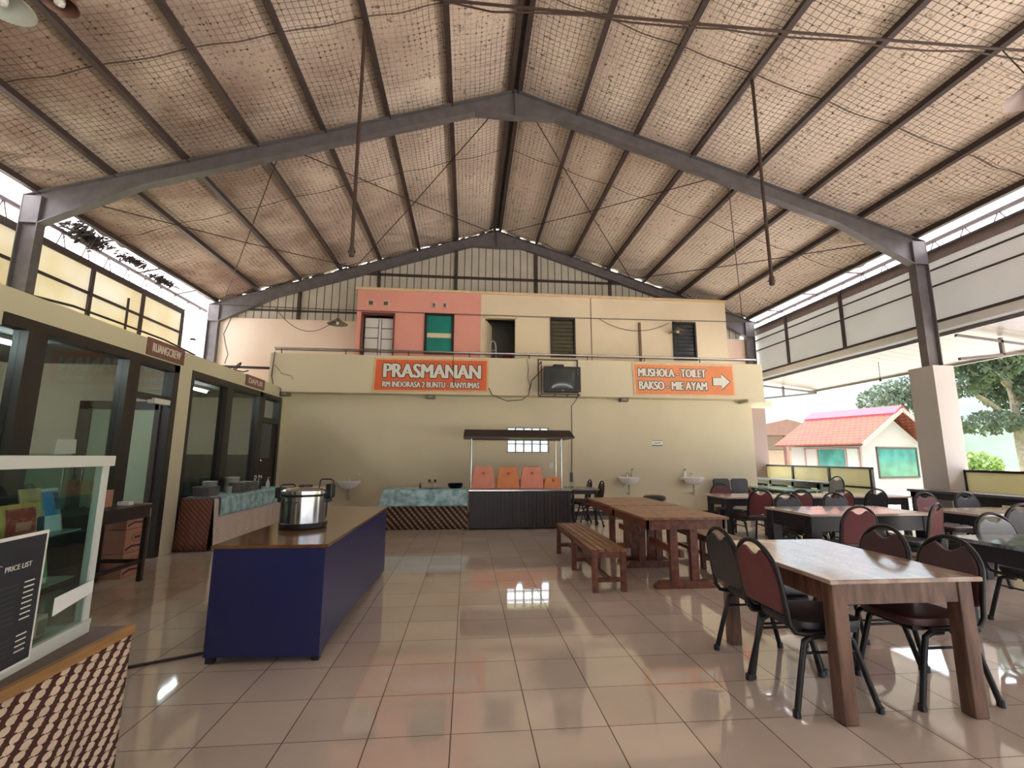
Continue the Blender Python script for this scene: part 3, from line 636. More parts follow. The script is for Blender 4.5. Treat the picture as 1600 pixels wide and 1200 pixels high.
# brown outbuilding further left
h = thing('outbuilding', 'brown roofed open outbuilding left of the tiled house', 'outbuilding', (20.6, 30.0, -.4), .2)
MB().bx(-4, 4, 0, 3.5, 0, 2.3).build('wall', mat('peach_wall', (170, 150, 132), .7), h)
MB().prism([(-4.6, 3.4), (0, 4.3), (4.8, 3.5), (4.8, 3.3), (-4.6, 3.2)], lambda a, b_, w_: (a, w_, b_), -1.6, 4).build('roof', mat('brown_roof', (104, 78, 68), .7), h)
for px in (-2.6, .2, 3.2): MB().bx(px-.12, px+.12, -1.3, -1.06, 0, 3.4).build('post', mat('brown_post', (120, 92, 84), .6), h)
MB().bx(-4.4, 4.6, .1, .2, 2.3, 3.3).build('gable_boards', mat('grey_brown_boards', (146, 130, 124), .7), h)
t = thing('timber_stack', 'low stack of grey planks lying in front of the tiled house', 'planks', (14.6, 14.2, -.33), .25)
for k in range(5): MB().bx(-1.5+.1*k, 1.6-.08*k, -.4+.05*k, -.15+.05*k, .13*k, .13*k+.08).build('plank', mat('grey_plank', (176, 178, 180), .6), t)

def tree(nm, label, cat, loc, trunk, crowns, n, leaf, m_, seed, group=None):
    """trunk: list of (points, radius); crowns: ellipsoids filled with leaf cards"""
    rn = random.Random(seed); r = thing(nm, label, cat, loc, 0, group)
    if trunk:
        b_ = MB()
        for pts, ra in trunk: b_.tube(pts, [ra*(1-.75*i/(len(pts)-1)) for i in range(len(pts))], 8)
        b_.build('trunk', BARK, r, smooth=True)
    lv = MB(); tot = sum(c[3]*c[4]*c[5] for c in crowns)
    for cx, cy, cz, rx, ry, rz_ in crowns:
        for _ in range(int(n*rx*ry*rz_/tot)):
            while True:
                p = Vector([rn.uniform(-1, 1) for _ in range(3)])
                if .25 < p.length < 1 and rn.random() < p.length**1.3: break
            c = Vector((cx+p.x*rx, cy+p.y*ry, cz+p.z*rz_)); a = Vector([rn.gauss(0, 1) for _ in range(3)]).normalized(); b2 = a.orthogonal().normalized(); c2 = a.cross(b2)
            s_ = leaf*rn.uniform(.6, 1.4)
            lv.add([c-b2*s_, c+c2*s_*.45, c+b2*s_, c-c2*s_*.45], [(0, 1, 2, 3)])
    lv.build('foliage', m_, r)
    return r
rn = random.Random(3)
cr = [(rn.uniform(-8, 7), rn.uniform(-3, 3), rn.uniform(4.2, 11.5), rn.uniform(1.3, 2.4), rn.uniform(1.3, 2.2), rn.uniform(.8, 1.5)) for _ in range(34)]
tree('shade_tree', 'big spreading tree with pale trunk right of the plinth', 'tree', (38.2, 28.5, -.5), [([(0, 0, 0), (-.2, 0, 3), (.1, .2, 6), (-.3, .2, 9), (-1.2, 0, 12)], .32), ([(-.1, 0, 4.2), (-2.2, .2, 6), (-5, .5, 7.6)], .22), ([(0, .1, 5.5), (2.2, 0, 7.8), (4.5, .3, 9.2)], .22), ([(-.2, .2, 7), (-2.8, -.3, 9), (-5.5, -.6, 10.4)], .18)], cr, 26000, .20, LEAFD, 1)
tree('young_tree', 'sparse tree top rising behind the tiled house', 'tree', (29.0, 29.0, -.5), [([(0, 0, 0), (.1, 0, 3), (0, .2, 6.5)], .2)], [(.2, 0, 6.2, 1.1, 1.1, 1.0), (1.2, .2, 6.8, .9, .9, .8), (-.7, 0, 5.3, .6, .7, .6), (1.6, 0, 5.4, .7, .8, .8)], 560, .17, LEAFD, 2)
tree('bright_bush', 'bright green bush at the field edge beside the plinth', 'bush', (46.5, 38.5, -.5), [], [(0, 0, 1.2, 2.2, 1.5, 1.3), (-2.6, 0, 1.0, 1.8, 1.5, 1.2)], 2200, .22, LEAFB, 4)
tree('tree_row', 'hazy green trees far behind the bright bush across the field', 'trees', (96, 80, -.5), [], [(-13, 0, 5, 7, 4, 5.4), (-3, 3, 5, 7, 4, 5.2), (7, 0, 5.6, 8, 4, 6), (18, 3, 5, 8, 4, 5.4), (-24, 6, 4.6, 7, 4, 5)], 7500, .5, mat('hazy_leaves', (62, 80, 62), .7, var=.3, vscale=.6, trans=.3), 5)
struct(MB().sheet(lambda a, b: (30+90*a, 110-50*a+8*b, -1+(11+1.3*math.sin(a*23)+.7*math.sin(a*57+1)+.5*math.sin(a*121))*math.sin(PI*min(1, b*.5+.0001))), 120, 8), 'hill', HILLM, smooth=True)

# ================================================================== CHAIRS
def make_chair(label, pad, seat):
    c = thing('stacking_chair', label, 'chair', (0, 0, 0), 0, 'stacking dining chairs')
    # seat cushion with rounded corners
    MB().blob((0, .03, .455), (.205, .215, .032), .42, 28, 10).build('seat', seat, c, smooth=True)
    MB().bx(-.17, .17, -.14, .20, .405, .432).build('seat_base', BLACKM, c)
    # leaning back pad, arched top with a dip that leaves the hand hole
    lean = lambda z: -.235-.17*(z-.50)
    hw = lambda z: .185 if z < .70 else .185*math.sqrt(max(0, 1-((z-.70)/.185)**2.3))
    out = [(-.165, .515), (-.18, .535)]
    for i in range(9): z = .56+.25*i/8; out.append((-hw(z)-.002, z))
    for xx in (-.115, -.085, -.06, -.04, -.02, 0, .02, .04, .06, .085, .115):
        top = .70+.185*(1-(abs(xx)/.2)**2)**.5-.012
        out.append((xx, top-.058*max(0, 1-(abs(xx)/.085)**2)))
    for i in range(9): z = .81-.25*i/8; out.append((hw(z)+.002, z))
    out += [(.18, .535), (.165, .515)]
    MB().prism(out, lambda u_, v_, w_: (u_, lean(v_)+w_, v_), -.017, .017).build('backrest', pad, c, bevel=.009)
    # back tube: under the seat, up and over in an arch
    R_ = .2
    pts = [(-R_, .12, .418), (-R_, -.15, .418), (-R_, -.205, .428), (-R_, -.235, .47)]
    pts += [(-R_, lean(z), z) for z in (.55, .63, .70)]
    for i in range(1, 16):
        a = PI-PI*i/16; z = .70+.198*math.sin(a); pts.append((R_*math.cos(a), lean(z), z))
    pts += [(-x_, y_, z_) for x_, y_, z_ in pts[6::-1]]
    MB().tube(pts, .0145, 10).build('back_frame', BLACKM, c, smooth=True)
    for s in (-1, 1):
        for q in (1, -1):
            leg = MB().tube([(s*.185, q*.03, .398), (s*.186, q*.10, .396), (s*.188, q*.145, .375), (s*.20, q*.19, .22), (s*.216, q*.245, .016)], .0165, 10).build('leg', BLACKM, c, smooth=True)
            MB().lathe([(.018, 0), (.022, .004), (.0205, .035), (.017, .038)], 10, (s*.2165, q*.247, 0)).build('foot_cap', BLACKP, leg)
        MB().tube([(s*.193, .165, .315), (s*.193, -.165, .315)], .008, 8).build('stretcher', BLACKM, c, smooth=True)
    return c
Cm = make_chair('maroon stacking chair with black wrinkled seat drawn up left of the near wooden table', MAROON, BLACKV)
Cm.location = (2.06, 2.81, 0); Cm.rotation_euler = (0, 0, -PI/2)
R = math.radians
V_M = {'backrest': MAROON, 'seat': BLACKV}; V_MM = {'backrest': MAROON, 'seat': MAROOND}; V_D = {'backrest': MAROOND, 'seat': MAROOND}; V_B = {'backrest': BLACKV, 'seat': BLACKV}; V_G = {'backrest': GREYV, 'seat': BLACKV}
chairs = [
 (2.10, 3.265, -90, V_B, 0, 'black stacking chair at the far left corner of the near wooden table'),
 (2.81, 2.81, 90, V_D, 0, 'dark maroon stacking chair right of the near wooden table, the closer of two'),
 (2.80, 3.265, 90, V_D, 0, 'dark maroon stacking chair right of the near wooden table, the farther of two'),
 (4.60, 7.30, 0, V_MM, 0, 'maroon stacking chair with its back to the hall at the far left black table'),
 (4.08, 4.87, 0, V_M, 0, 'maroon stacking chair centred on the near side of the long black table'),
 (5.08, 5.06, 26, V_M, 0, 'maroon stacking chair turned sideways at the right end of the long black table'),
 (4.50, 5.98, 180, V_B, 0, 'black stacking chair behind the long black table, left of two'),
 (5.29, 6.06, 180, V_B, 0, 'black stacking chair behind the long black table, right of two, reflected in its top'),
 (5.21, 7.20, 0, V_M, 0, 'maroon stacking chair with an arched top in the back row behind the black chair'),
 (5.95, 7.25, 0, V_MM, 0, 'maroon stacking chair in the back row half hidden by a black chair'),
 (6.63, 7.35, 0, V_B, 0, 'black stacking chair at the right end of the back row'),
 (6.69, 6.02, 180, V_MM, 0, 'dark maroon stacking chair behind the right black table, left of two'),
 (7.30, 5.98, 180, V_B, 0, 'black stacking chair behind the right black table, right of two, pale with glare'),
 (4.82, 3.64, 180, V_G, 0, 'black stacking chair, back coloured grey for glare, behind the glass topped table at the right edge'),  # glare on black vinyl is put into this grey backrest
 (6.12, 4.98, 0, V_B, 0, 'black stacking chair seen from behind at the right edge of the photo'),
 (7.70, 9.45, 90, V_G, .1, 'grey stacking chair standing alone before the yellow partition'),
 (4.80, 8.30, 172, V_M, 0, 'maroon stacking chair behind the far left black table, near the waiting seats'),
 (2.52, 9.62, 90, V_D, 0, 'dark stacking chair beside the buffet cart, nearer of two'),
 (2.42, 10.22, 90, V_D, 0, 'dark stacking chair beside the buffet cart, farther of two'),
]
for x_, y_, a_, v_, z_, lb in chairs:
    dup(Cm, (x_, y_, z_), R(a_), lb, 'stacking dining chairs', v_)

# black padded stool peeping over the far trestle table
t = thing('padded_stool', 'black padded seat top peeping over the far wooden table', 'stool', (3.42, 8.35, 0))
MB().blob((0, 0, .66), (.19, .17, .055), .6, 24, 10).build('seat', BLACKV, t, smooth=True)
for sx in (-1, 1):
    for sy in (-1, 1): MB().tube([(sx*.11, sy*.09, .62), (sx*.16, sy*.14, 0)], .012, 8).build('leg', BLACKM, t, smooth=True)
# twin waiting seats against the wall
t = thing('waiting_seat', 'pair of joined black plastic waiting seats against the back wall', 'seat', (5.97, 10.9, 0))
for k in range(2):
    x0 = .02+k*.47
    out = [(x0+.03, .46), (x0, .52), (x0+.005, .84), (x0+.04, .885), (x0+.40, .885), (x0+.435, .84), (x0+.44, .52), (x0+.41, .46)]
    MB().prism(out, lambda u_, v_, w_: (u_, .16*(v_-.4)+w_, v_), 0, .03).build('backrest', BLACKP, t, bevel=.012)
    MB().blob((x0+.22, -.2, .43), (.215, .24, .035), .35, 24, 8).build('seat', BLACKP, t, smooth=True)
MB().bar((0, -.15, .37), (.95, -.15, .37), .05, .05).build('beam', BLACKM, t)
for xx in (.12, .83): MB().bx(xx-.025, xx+.025, -.18, -.12, 0, .36).bx(xx-.025, xx+.025, -.42, .1, 0, .04).build('leg', BLACKM, t)

# ================================================================== TABLES
def dining_table(label, x0, x1, y0, y1, top_m, body_m, z=.745, apron=.11, leg=.075, inset=.05, base=0, th=.03, taper=.0, group='dining tables'):
    t = thing('dining_table', label, 'table', ((x0+x1)/2, (y0+y1)/2, base), 0, group)
    a, b_ = (x1-x0)/2, (y1-y0)/2
    MB().bx(-a, a, -b_, b_, z-th, z).build('tabletop', top_m, t, bevel=.006)
    i = inset; zl = z-th
    MB().bx(-a+i, a-i, -b_+i, -b_+i+.025, zl-apron, zl).bx(-a+i, a-i, b_-i-.025, b_-i, zl-apron, zl).bx(-a+i, -a+i+.025, -b_+i, b_-i, zl-apron, zl).bx(a-i-.025, a-i, -b_+i, b_-i, zl-apron, zl).build('apron', body_m, t)
    for sx in (-1, 1):
        for sy in (-1, 1):
            cx, cy = sx*(a-i-leg/2+.01), sy*(b_-i-leg/2+.01); q = leg/2; k = q*(1-taper)
            MB().add([(cx-k, cy-k, 0), (cx+k, cy-k, 0), (cx+k, cy+k, 0), (cx-k, cy+k, 0), (cx-q, cy-q, zl), (cx+q, cy-q, zl), (cx+q, cy+q, zl), (cx-q, cy+q, zl)], [(3, 2, 1, 0), (4, 5, 6, 7), (0, 1, 5, 4), (1, 2, 6, 5), (2, 3, 7, 6), (3, 0, 4, 7)]).build('leg', body_m, t, bevel=.008)
    return t
NEARW = mat('table_side_wood', (134, 102, 84), .4, var=.3, vscale=3, stretch=(6, 6, 1), col2=(94, 66, 54))
dining_table('worn brown wooden dining table nearest the camera', 1.97, 2.89, 2.45, 3.66, WOODTOP, NEARW, z=.742, apron=.115, leg=.085, inset=.045, th=.025)
REFL = mat('glossy_pale_tabletop', (206, 192, 180), .12, var=.1, vscale=2)
DGLOSS = mat('glossy_dark_tabletop', (88, 88, 92), .1, var=.15, vscale=2)
dining_table('black dining table with pale top at the far left of the dark group', 4.30, 5.52, 7.46, 8.22, REFL, BLACKW, apron=.12, leg=.085)
dining_table('long black dining table with glossy top in the middle of the hall', 4.0, 5.60, 5.19, 6.03, REFL, BLACKW, apron=.17, leg=.13, inset=.02)
dining_table('black dining table with shiny top beside the right partition', 6.04, 7.62, 5.06, 5.74, REFL, BLACKW, apron=.12, leg=.09)
dining_table('black dining table with patterned glass top at the right edge', 4.10, 5.45, 2.90, 3.74, mat('patterned_glass_top', (150, 158, 162), .1, var=.5, vscale=14, col2=(70, 80, 86)), BLACKW, apron=.13, leg=.085, inset=.03)
dining_table('black dining table in the back row beyond the maroon chairs', 5.66, 7.72, 7.50, 8.24, REFL, BLACKW, apron=.12, leg=.085)
dining_table('table with pale green glass top near the end wall', 6.45, 7.25, 9.05, 10.3, mat('green_glass_top', (150, 196, 188), .08, var=.15), BLACKW, apron=.06, leg=.06)
dining_table('small black table beside the buffet cart with two dark chairs', 2.12, 2.73, 9.52, 10.34, mat('grey_table_top', (150, 148, 138), .25), BLACKM, apron=.08, leg=.05)
# narrow counters on the raised strip along the partition
def counter(label, y0, y1, nleg):
    t = thing('bar_table', label, 'table', (8.06, y0, .1), 0, 'narrow tables along the partition')
    L_ = y1-y0
    MB().bx(-.25, .25, 0, L_, .72, .76).build('tabletop', mat('grey_black_top', (92, 92, 98), .3), t, bevel=.005)
    MB().bx(-.22, -.19, .03, L_-.03, .62, .72).bx(.19, .22, .03, L_-.03, .62, .72).build('apron', BLACKW, t)
    for k in range(nleg):
        yy = .08+(L_-.16)*k/(nleg-1)
        MB().bx(-.22, -.14, yy-.04, yy+.04, 0, .72).bx(.14, .22, yy-.04, yy+.04, 0, .72).bx(-.2, .2, yy-.03, yy+.03, .55, .65).build('trestle', BLACKW, t)
counter('narrow black table along the far yellow partition', 9.75, 12.4, 4)
counter('narrow black table along the near yellow partition by the plinth', 4.6, 7.68, 4)

# wooden trestle tables and slatted benches
def trestle(label, x0, x1, y0, y1):
    t = thing('trestle_table', label, 'table', ((x0+x1)/2, (y0+y1)/2, 0), 0, 'wooden trestle tables')
    a, b_ = (x1-x0)/2, (y1-y0)/2; z = .755
    MB().bx(-a, a, -b_, b_, z-.028, z).build('tabletop', WOODMID, t, bevel=.005)
    MB().bx(-a+.04, a-.04, -b_+.03, -b_+.055, z-.13, z-.028).bx(-a+.04, a-.04, b_-.055, b_-.03, z-.13, z-.028).bx(-a+.04, -a+.065, -b_+.03, b_-.03, z-.13, z-.028).bx(a-.065, a-.04, -b_+.03, b_-.03, z-.13, z-.028).build('apron', WOODRED, t)
    for sy in (-1, 1):
        yy = sy*(b_-.13)
        f = MB().prism([(-.34, 0), (.34, 0), (.34, .03), (.28, .075), (-.28, .075), (-.34, .03)], lambda u_, v_, w_: (u_, w_, v_), yy-.045, yy+.045).build('foot', WOODRED, t)
        for sx in (-1, 1): MB().bx(sx*.115-.042, sx*.115+.042, yy-.03, yy+.03, .075, z-.028).build('post', WOODRED, t)
    MB().bx(-.02, .02, -b_+.16, b_-.16, .30, .38).build('stretcher', WOODRED, t)
trestle('wooden trestle table nearer the camera, between the slatted benches', 1.90, 2.86, 4.94, 6.15)
trestle('wooden trestle table butted behind the nearer one', 1.92, 2.87, 6.20, 7.42)
def bench(label, x0, x1, y0, y1):
    t = thing('slatted_bench', label, 'bench', ((x0+x1)/2, (y0+y1)/2, 0), 0, 'slatted wooden benches')
    a, b_ = (x1-x0)/2, (y1-y0)/2; z = .43; n = 5; w_ = (2*a-.012*(n-1))/n
    for k in range(n): MB().bx(-a+k*(w_+.012), -a+k*(w_+.012)+w_, -b_, b_, z-.022, z).build('slat', WOODMID if k else WOODRED, t)
    MB().bx(-a+.015, -a+.037, -b_+.02, b_-.02, z-.085, z-.022).bx(a-.037, a-.015, -b_+.02, b_-.02, z-.085, z-.022).bx(-a+.02, a-.02, -b_+.02, -b_+.042, z-.085, z-.022).bx(-a+.02, a-.02, b_-.042, b_-.02, z-.085, z-.022).build('apron', WOODRED, t)
    for yy in (-b_+.03, 0, b_-.03):
        for sx in (-1, 1): MB().bx(sx*(a-.035)-.028, sx*(a-.035)+.028, yy-.028, yy+.028, 0, z-.022).build('leg', WOODRED, t, bevel=.004)
        MB().bx(-a+.05, a-.05, yy-.014, yy+.014, .10, .145).build('crossbar', WOODRED, t)
    MB().bx(-.018, .018, -b_+.04, b_-.04, .105, .15).build('stretcher', WOODRED, t)
bench('slatted wooden bench standing left of the trestle tables in the aisle', 1.32, 1.70, 4.95, 6.95)
bench('slatted wooden bench on the right side of the trestle tables', 2.98, 3.36, 4.85, 6.9)

# small condiment pieces on the back row table
for k, (x_, y_, hh, m_, lb) in enumerate(((5.05, 7.98, .11, mat('brown_jar', (120, 74, 52), .3), 'brown condiment jar on the far left black table'), (5.2, 8.02, .09, WHITE, 'white condiment pot on the far left black table'), (5.35, 7.95, .07, MAROON, 'red condiment box on the far left black table'))):
    tag(MB().lathe([(.03, 0), (.035, .01), (.035, hh*.7), (.02, hh*.85), (.022, hh), (0, hh)], 14, (0, 0, 0)).build('condiment_jar', m_, loc=(x_, y_, .745), smooth=True), lb, 'jar', 'condiments on the back row')

# ================================================================== SERVING AREA
# blue counter with varnished top
t = thing('serving_counter', 'dark blue boxed counter with glossy brown top, holding the steel cooker', 'counter', (-1.755, 3.53, 0))
MB().bx(-.015, .775, -.012, 2.54, .755, .778).build('countertop', BROWNTOP, t, bevel=.003)
MB().prism([(0, .05), (.757, .035), (.757, .755), (0, .755)], lambda u_, v_, w_: (u_, w_, v_), 0, .02).build('front_panel', BLUE, t)
MB().prism([(0.021, .03), (.25, .055), (.8, .07), (1.4, .065), (2.0, .04), (2.52, .01), (2.52, .755), (0.021, .755)], lambda u_, v_, w_: (w_, u_, v_), .737, .757).build('side_panel', BLUE, t)
MB().bx(0, .757, 2.50, 2.52, .02, .755).build('back_panel', BLUE, t)
MB().bx(0, .02, .02, 2.5, .05, .755).build('inner_panel', BLUE, t)
for px, py in ((.005, .022), (.70, .022), (.005, 2.44), (.69, 2.44)): MB().bx(px, px+.05, py, py+.05, 0, .755).build('leg', BLACKW, t)
# steel rice cooker
t = thing('rice_cooker', 'stainless steel drum rice cooker with black handles on the blue counter', 'cooker', (-1.44, 4.37, .778))
MB().lathe([(.185, 0), (.198, .008), (.2, .045), (.196, .05)], 40).build('base_ring', BLACKP, t, smooth=True)
MB().lathe([(.194, .05), (.1955, .27)], 48).build('body', CHROME, t, smooth=True)
MB().lathe([(.198, .27), (.2, .275), (.2, .285), (.197, .288)], 40).build('seal_band', BLACKP, t, smooth=True)
l = MB().lathe([(.198, .288), (.203, .292), (.203, .318), (.196, .325), (.17, .338), (.08, .35), (0, .353)], 40).build('lid', CHROME, t, smooth=True)
MB().lathe([(.06, .349), (.06, .362), (.05, .366), (0, .367)], 20).build('lid_cap', BLACKP, l, smooth=True)
for s in (-1, 1):
    hh = MB().bx(s*.215-.03, s*.215+.03, -.055, .055, .25, .375 if s > 0 else .345).build('handle', BLACKP, t, bevel=.012)
    MB().bx(s*.205-.018, s*.205+.018, -.04, .04, .215, .25).build('handle_foot', BLACKP, hh, bevel=.006)
MB().tube([(.235, .03, .36), (.225, .04, .40), (.20, .05, .412), (.12, .06, .412), (.105, .06, .40), (.10, .06, .345)], .006, 8).build('bail', BLACKM, t, smooth=True)
MB().tube([(-.235, .03, .34), (-.22, .04, .362), (-.13, .06, .366), (-.11, .06, .345)], .006, 8).build('bail', BLACKM, t, smooth=True)
lg = MB()
for k in range(9):
    a = math.radians(-118+3.6*k); lg.bx(.1965*math.cos(a)-.004, .1965*math.cos(a)+.004, .1965*math.sin(a)-.002, .1965*math.sin(a)+.002, .222-.004*(k % 3 == 1), .232+.004*(k % 2))
lg.build('maker_mark', mat('dark_print', (48, 42, 60), .5), t)

# near cashier counter draped in batik
t = thing('cashier_counter', 'batik fronted cashier counter with brown wooden top in the near left corner', 'counter', (-1.29, 2.045, 0))
MB().bx(-.75, -.01, -3.0, 0, .70, .745).build('countertop', mat('dark_counter_wood', (96, 72, 58), .4, var=.3, stretch=(6, 1, 6), vscale=3), t)
MB().bx(-.012, .008, -3.0, .008, .715, .748).build('edge_trim', mat('tan_wood_edge', (168, 126, 78), .45, var=.25, stretch=(6, 1, 6)), t)
def clothf(a, b): return (.002+.012*math.sin(a*37)*(1-b)+.008*math.sin(a*71+1)*(1-b), -3.0+3.0*a, .012+.70*b)
MB().sheet(clothf, 120, 6).build('batik_front', MATS['batik_counter'], t, smooth=True, solid=.004)
MB().bx(-.75, -.02, -.02, -.005, .01, .70).build('end_panel', DOORB, t); MB().bx(-.75, -.73, -3, -.02, .01, .7).build('back_panel', DOORB, t)
# glazed display case
RZC = R(7.5)
t = thing('display_case', 'aluminium framed glass display case on the cashier counter', 'display case', (-1.407, 1.985, .745), RZC)
LC, DC, HC = 1.1, .45, .652
MB().bx(-.05, .012, -LC, .012, HC-.04, HC).bx(-DC-.01, -DC+.05, -LC, .012, HC-.04, HC).bx(-DC, 0, -.05, .012, HC-.04, HC).bx(-DC, 0, -LC, -LC+.05, HC-.04, HC).build('top_rim', ALU, t, bevel=.003)
MB().bx(-DC, .004, -LC, .004, 0, .03).bx(-.03, .006, -LC, .004, .03, .048).build('bottom_rim', ALU, t)
for px, py in ((0, 0), (-DC+.03, 0), (0, -LC+.03), (-DC+.03, -LC+.03)): MB().bx(px-.03, px, py-.03, py, .03, HC-.04).build('post', ALU, t)
MB().bx(-.012, -.008, -LC+.03, -.03, .048, HC-.04).build('front_glass', CASEGL, t); MB().bx(-DC+.03, -.03, -.014, -.010, .03, HC-.04).build('end_glass', CASEGL, t); MB().bx(-DC+.04, -.04, -LC+.04, -.04, HC-.02, HC-.016).build('top_glass', CASEGL, t)
MB().bx(-DC, -DC+.01, -LC+.03, -.03, .03, HC-.04).build('back_panel', mat('dark_teal_panel', (84, 100, 98), .35, var=.1), t)
for zz in (.375, .205): MB().bx(-DC+.02, -.05, -LC+.03, -.03, zz, zz+.006).build('shelf', mat('green_shelf_glass', (120, 140, 128), .2), t)
CM = t.matrix_basis.copy()
def incase(x_, y_, z_): return Matrix.Translation(Vector((-1.407, 1.985, .745))) @ Matrix.Rotation(RZC, 4, 'Z') @ Vector((x_, y_, z_))
def packet(label, y_, z_, w_, h_, col, band, tilt=.25, rx=0, x_=-.10, kind='snack_packet', cat='packet', band2=None):
    p = thing(kind, label, cat, incase(x_, y_, z_), RZC, 'packets in the display case')
    up = Vector((-math.sin(tilt), math.sin(rx)*.5, math.cos(tilt))); 
    def P(a, b, o): 
        bul = .014*math.sin(PI*min(1, max(0, a)))**.6*math.sin(PI*min(1, max(0, b)))**.6
        q = Vector((0, (a-.5)*w_, 0)) + up*h_*b + Vector((1, 0, 0))*(o*(bul+.002)); return tuple(q)
    mb = MB().sheet(lambda a, b: P(a, b, 1), 10, 10); mb.sheet(lambda a, b: P(1-a, b, -1), 10, 10)
    mb.build('pouch', col, p, smooth=True)
    f2 = MB().sheet(lambda a, b: tuple(Vector(P(.12+.76*a, band[0]+(band[1]-band[0])*b, 1))+Vector((.002, 0, 0))), 8, 6).build('printed_band', band[2], p, smooth=True)
    if band2: MB().sheet(lambda a, b: tuple(Vector(P(band2[0]+(band2[1]-band2[0])*a, band2[2]+(band2[3]-band2[2])*b, 1))+Vector((.004, 0, 0))), 6, 6).build('printed_patch', band2[4], p, smooth=True)
PK = lambda n, c: mat('packet_'+n, c, .3, var=.12, vscale=30)
packet('red packet with gold edge on the upper shelf of the display case', -.285, .381, .16, .115, PK('gold', (206, 168, 96)), (.10, .88, PK('red', (164, 62, 62))), .1, x_=-.08, band2=(.3, .7, .25, .5, PK('pale_red', (216, 150, 140))))
packet('beige and dark blue packet on the upper shelf of the display case', -.185, .381, .105, .165, PK('beige', (196, 170, 126)), (.0, .38, PK('navy', (50, 56, 84))), .35, rx=.5, band2=(.2, .8, .5, .75, PK('green_grey', (160, 160, 116))))
packet('blue and white packet on the upper shelf of the display case', -.105, .381, .105, .16, PK('pale', (196, 216, 226)), (.38, .94, PK('blue', (70, 140, 200))), .35, rx=.5, band2=(.55, .85, .5, .9, PK('ink', (40, 62, 92))))
packet('small brown packet at the end of the upper shelf of the display case', -.055, .381, .085, .105, PK('brown', (160, 126, 96)), (.3, .7, PK('tan', (206, 176, 140))), .3, x_=-.12)
packet('green packet with a round blue badge on the middle shelf', -.20, .211, .13, .13, PK('green', (88, 160, 96)), (.05, .2, PK('white', (222, 232, 222))), .15, x_=-.07, band2=(.22, .72, .3, .82, PK('sky', (130, 190, 210))))
packet('gold and red packet on the lowest shelf level', -.20, .034, .14, .15, PK('olive_gold', (170, 150, 84)), (.02, .32, PK('wine', (120, 60, 62))), .15, x_=-.09, band2=(.3, .9, .35, .5, PK('slate', (96, 110, 124))))
p = thing('snack_box', 'beige printed carton at the bottom of the display case', 'box', incase(-.06, -.185, .033), RZC)
MB().bx(-.05, 0, -.07, .07, 0, .075).build('carton', PK('carton', (214, 190, 168)), p, bevel=.006)
MB().bx(.0005, .002, -.05, -.025, .02, .05).bx(.0005, .002, .02, .06, .015, .06).build('print', PK('grey_print', (150, 128, 112)), p)
# price list board and blank paper strip on the front glass
p = thing('price_board', 'black price list board with white border on the display case front', 'price board', incase(.006, -.295, .022), RZC)
MB().bx(0, .006, -.62, 0, 0, .392).build('border', WHITE, p)
MB().bx(.0055, .0075, -.61, -.010, .010, .382).build('board', mat('blackboard', (44, 48, 58), .4, var=.1), p)
text('lettering', 'PRICE LIST', LETTER, p, (.0080, -.158, .292), (0, 1, 0), (0, 0, 1), .100, .015, .0006, .0005)
MB().tube([(.0082, -.27, .295), (.0082, -.242, .345), (.0082, -.255, .30), (.0082, -.23, .318), (.0082, -.225, .30), (.0082, -.195, .355), (.0082, -.215, .29), (.0082, -.185, .318), (.0082, -.17, .312)], .0012, 4).build('script_flourish', LETTER, p)
mb = MB()
for k in range(8): mb.bx(.0078, .0082, -.075, -.035, .245-.0155*k, .249-.0155*k)
mb.build('price_marks', LETTER, p); mb = MB()
for k in range(4): mb.bx(.0078, .0082, -.075, -.035, .090-.0155*k, .094-.0155*k)
mb.build('price_marks', LETTER, p)
mb = MB()
for k in range(8): mb.bx(.0078, .0081, -.36, -.10, .246-.0155*k, .2475-.0155*k)
for k in range(4): mb.bx(.0078, .0081, -.36, -.10, .091-.0155*k, .0925-.0155*k)
mb.build('item_marks', mat('grey_print_faint', (92, 96, 104), .6), p)
tag(MB().prism([(-.21, .12), (-.012, .145), (-.012, .19), (-.21, .178)], lambda u_, v_, w_: (w_, u_, v_), .0, .002).build('paper_strip', PAPER, loc=incase(.004, 0, 0), rz=RZC), 'blank white paper strip stuck on the lower display case glass', 'paper')
tag(MB().tube([(-3.0, 3.02, .011), (-2.6, 3.28, .011), (-2.2, 3.53, .011), (-1.9, 3.69, .011), (-1.76, 3.76, .012)], .010, 8).build('floor_cable', CABLE, smooth=True), 'black cable lying on the floor towards the blue counter', 'cable')

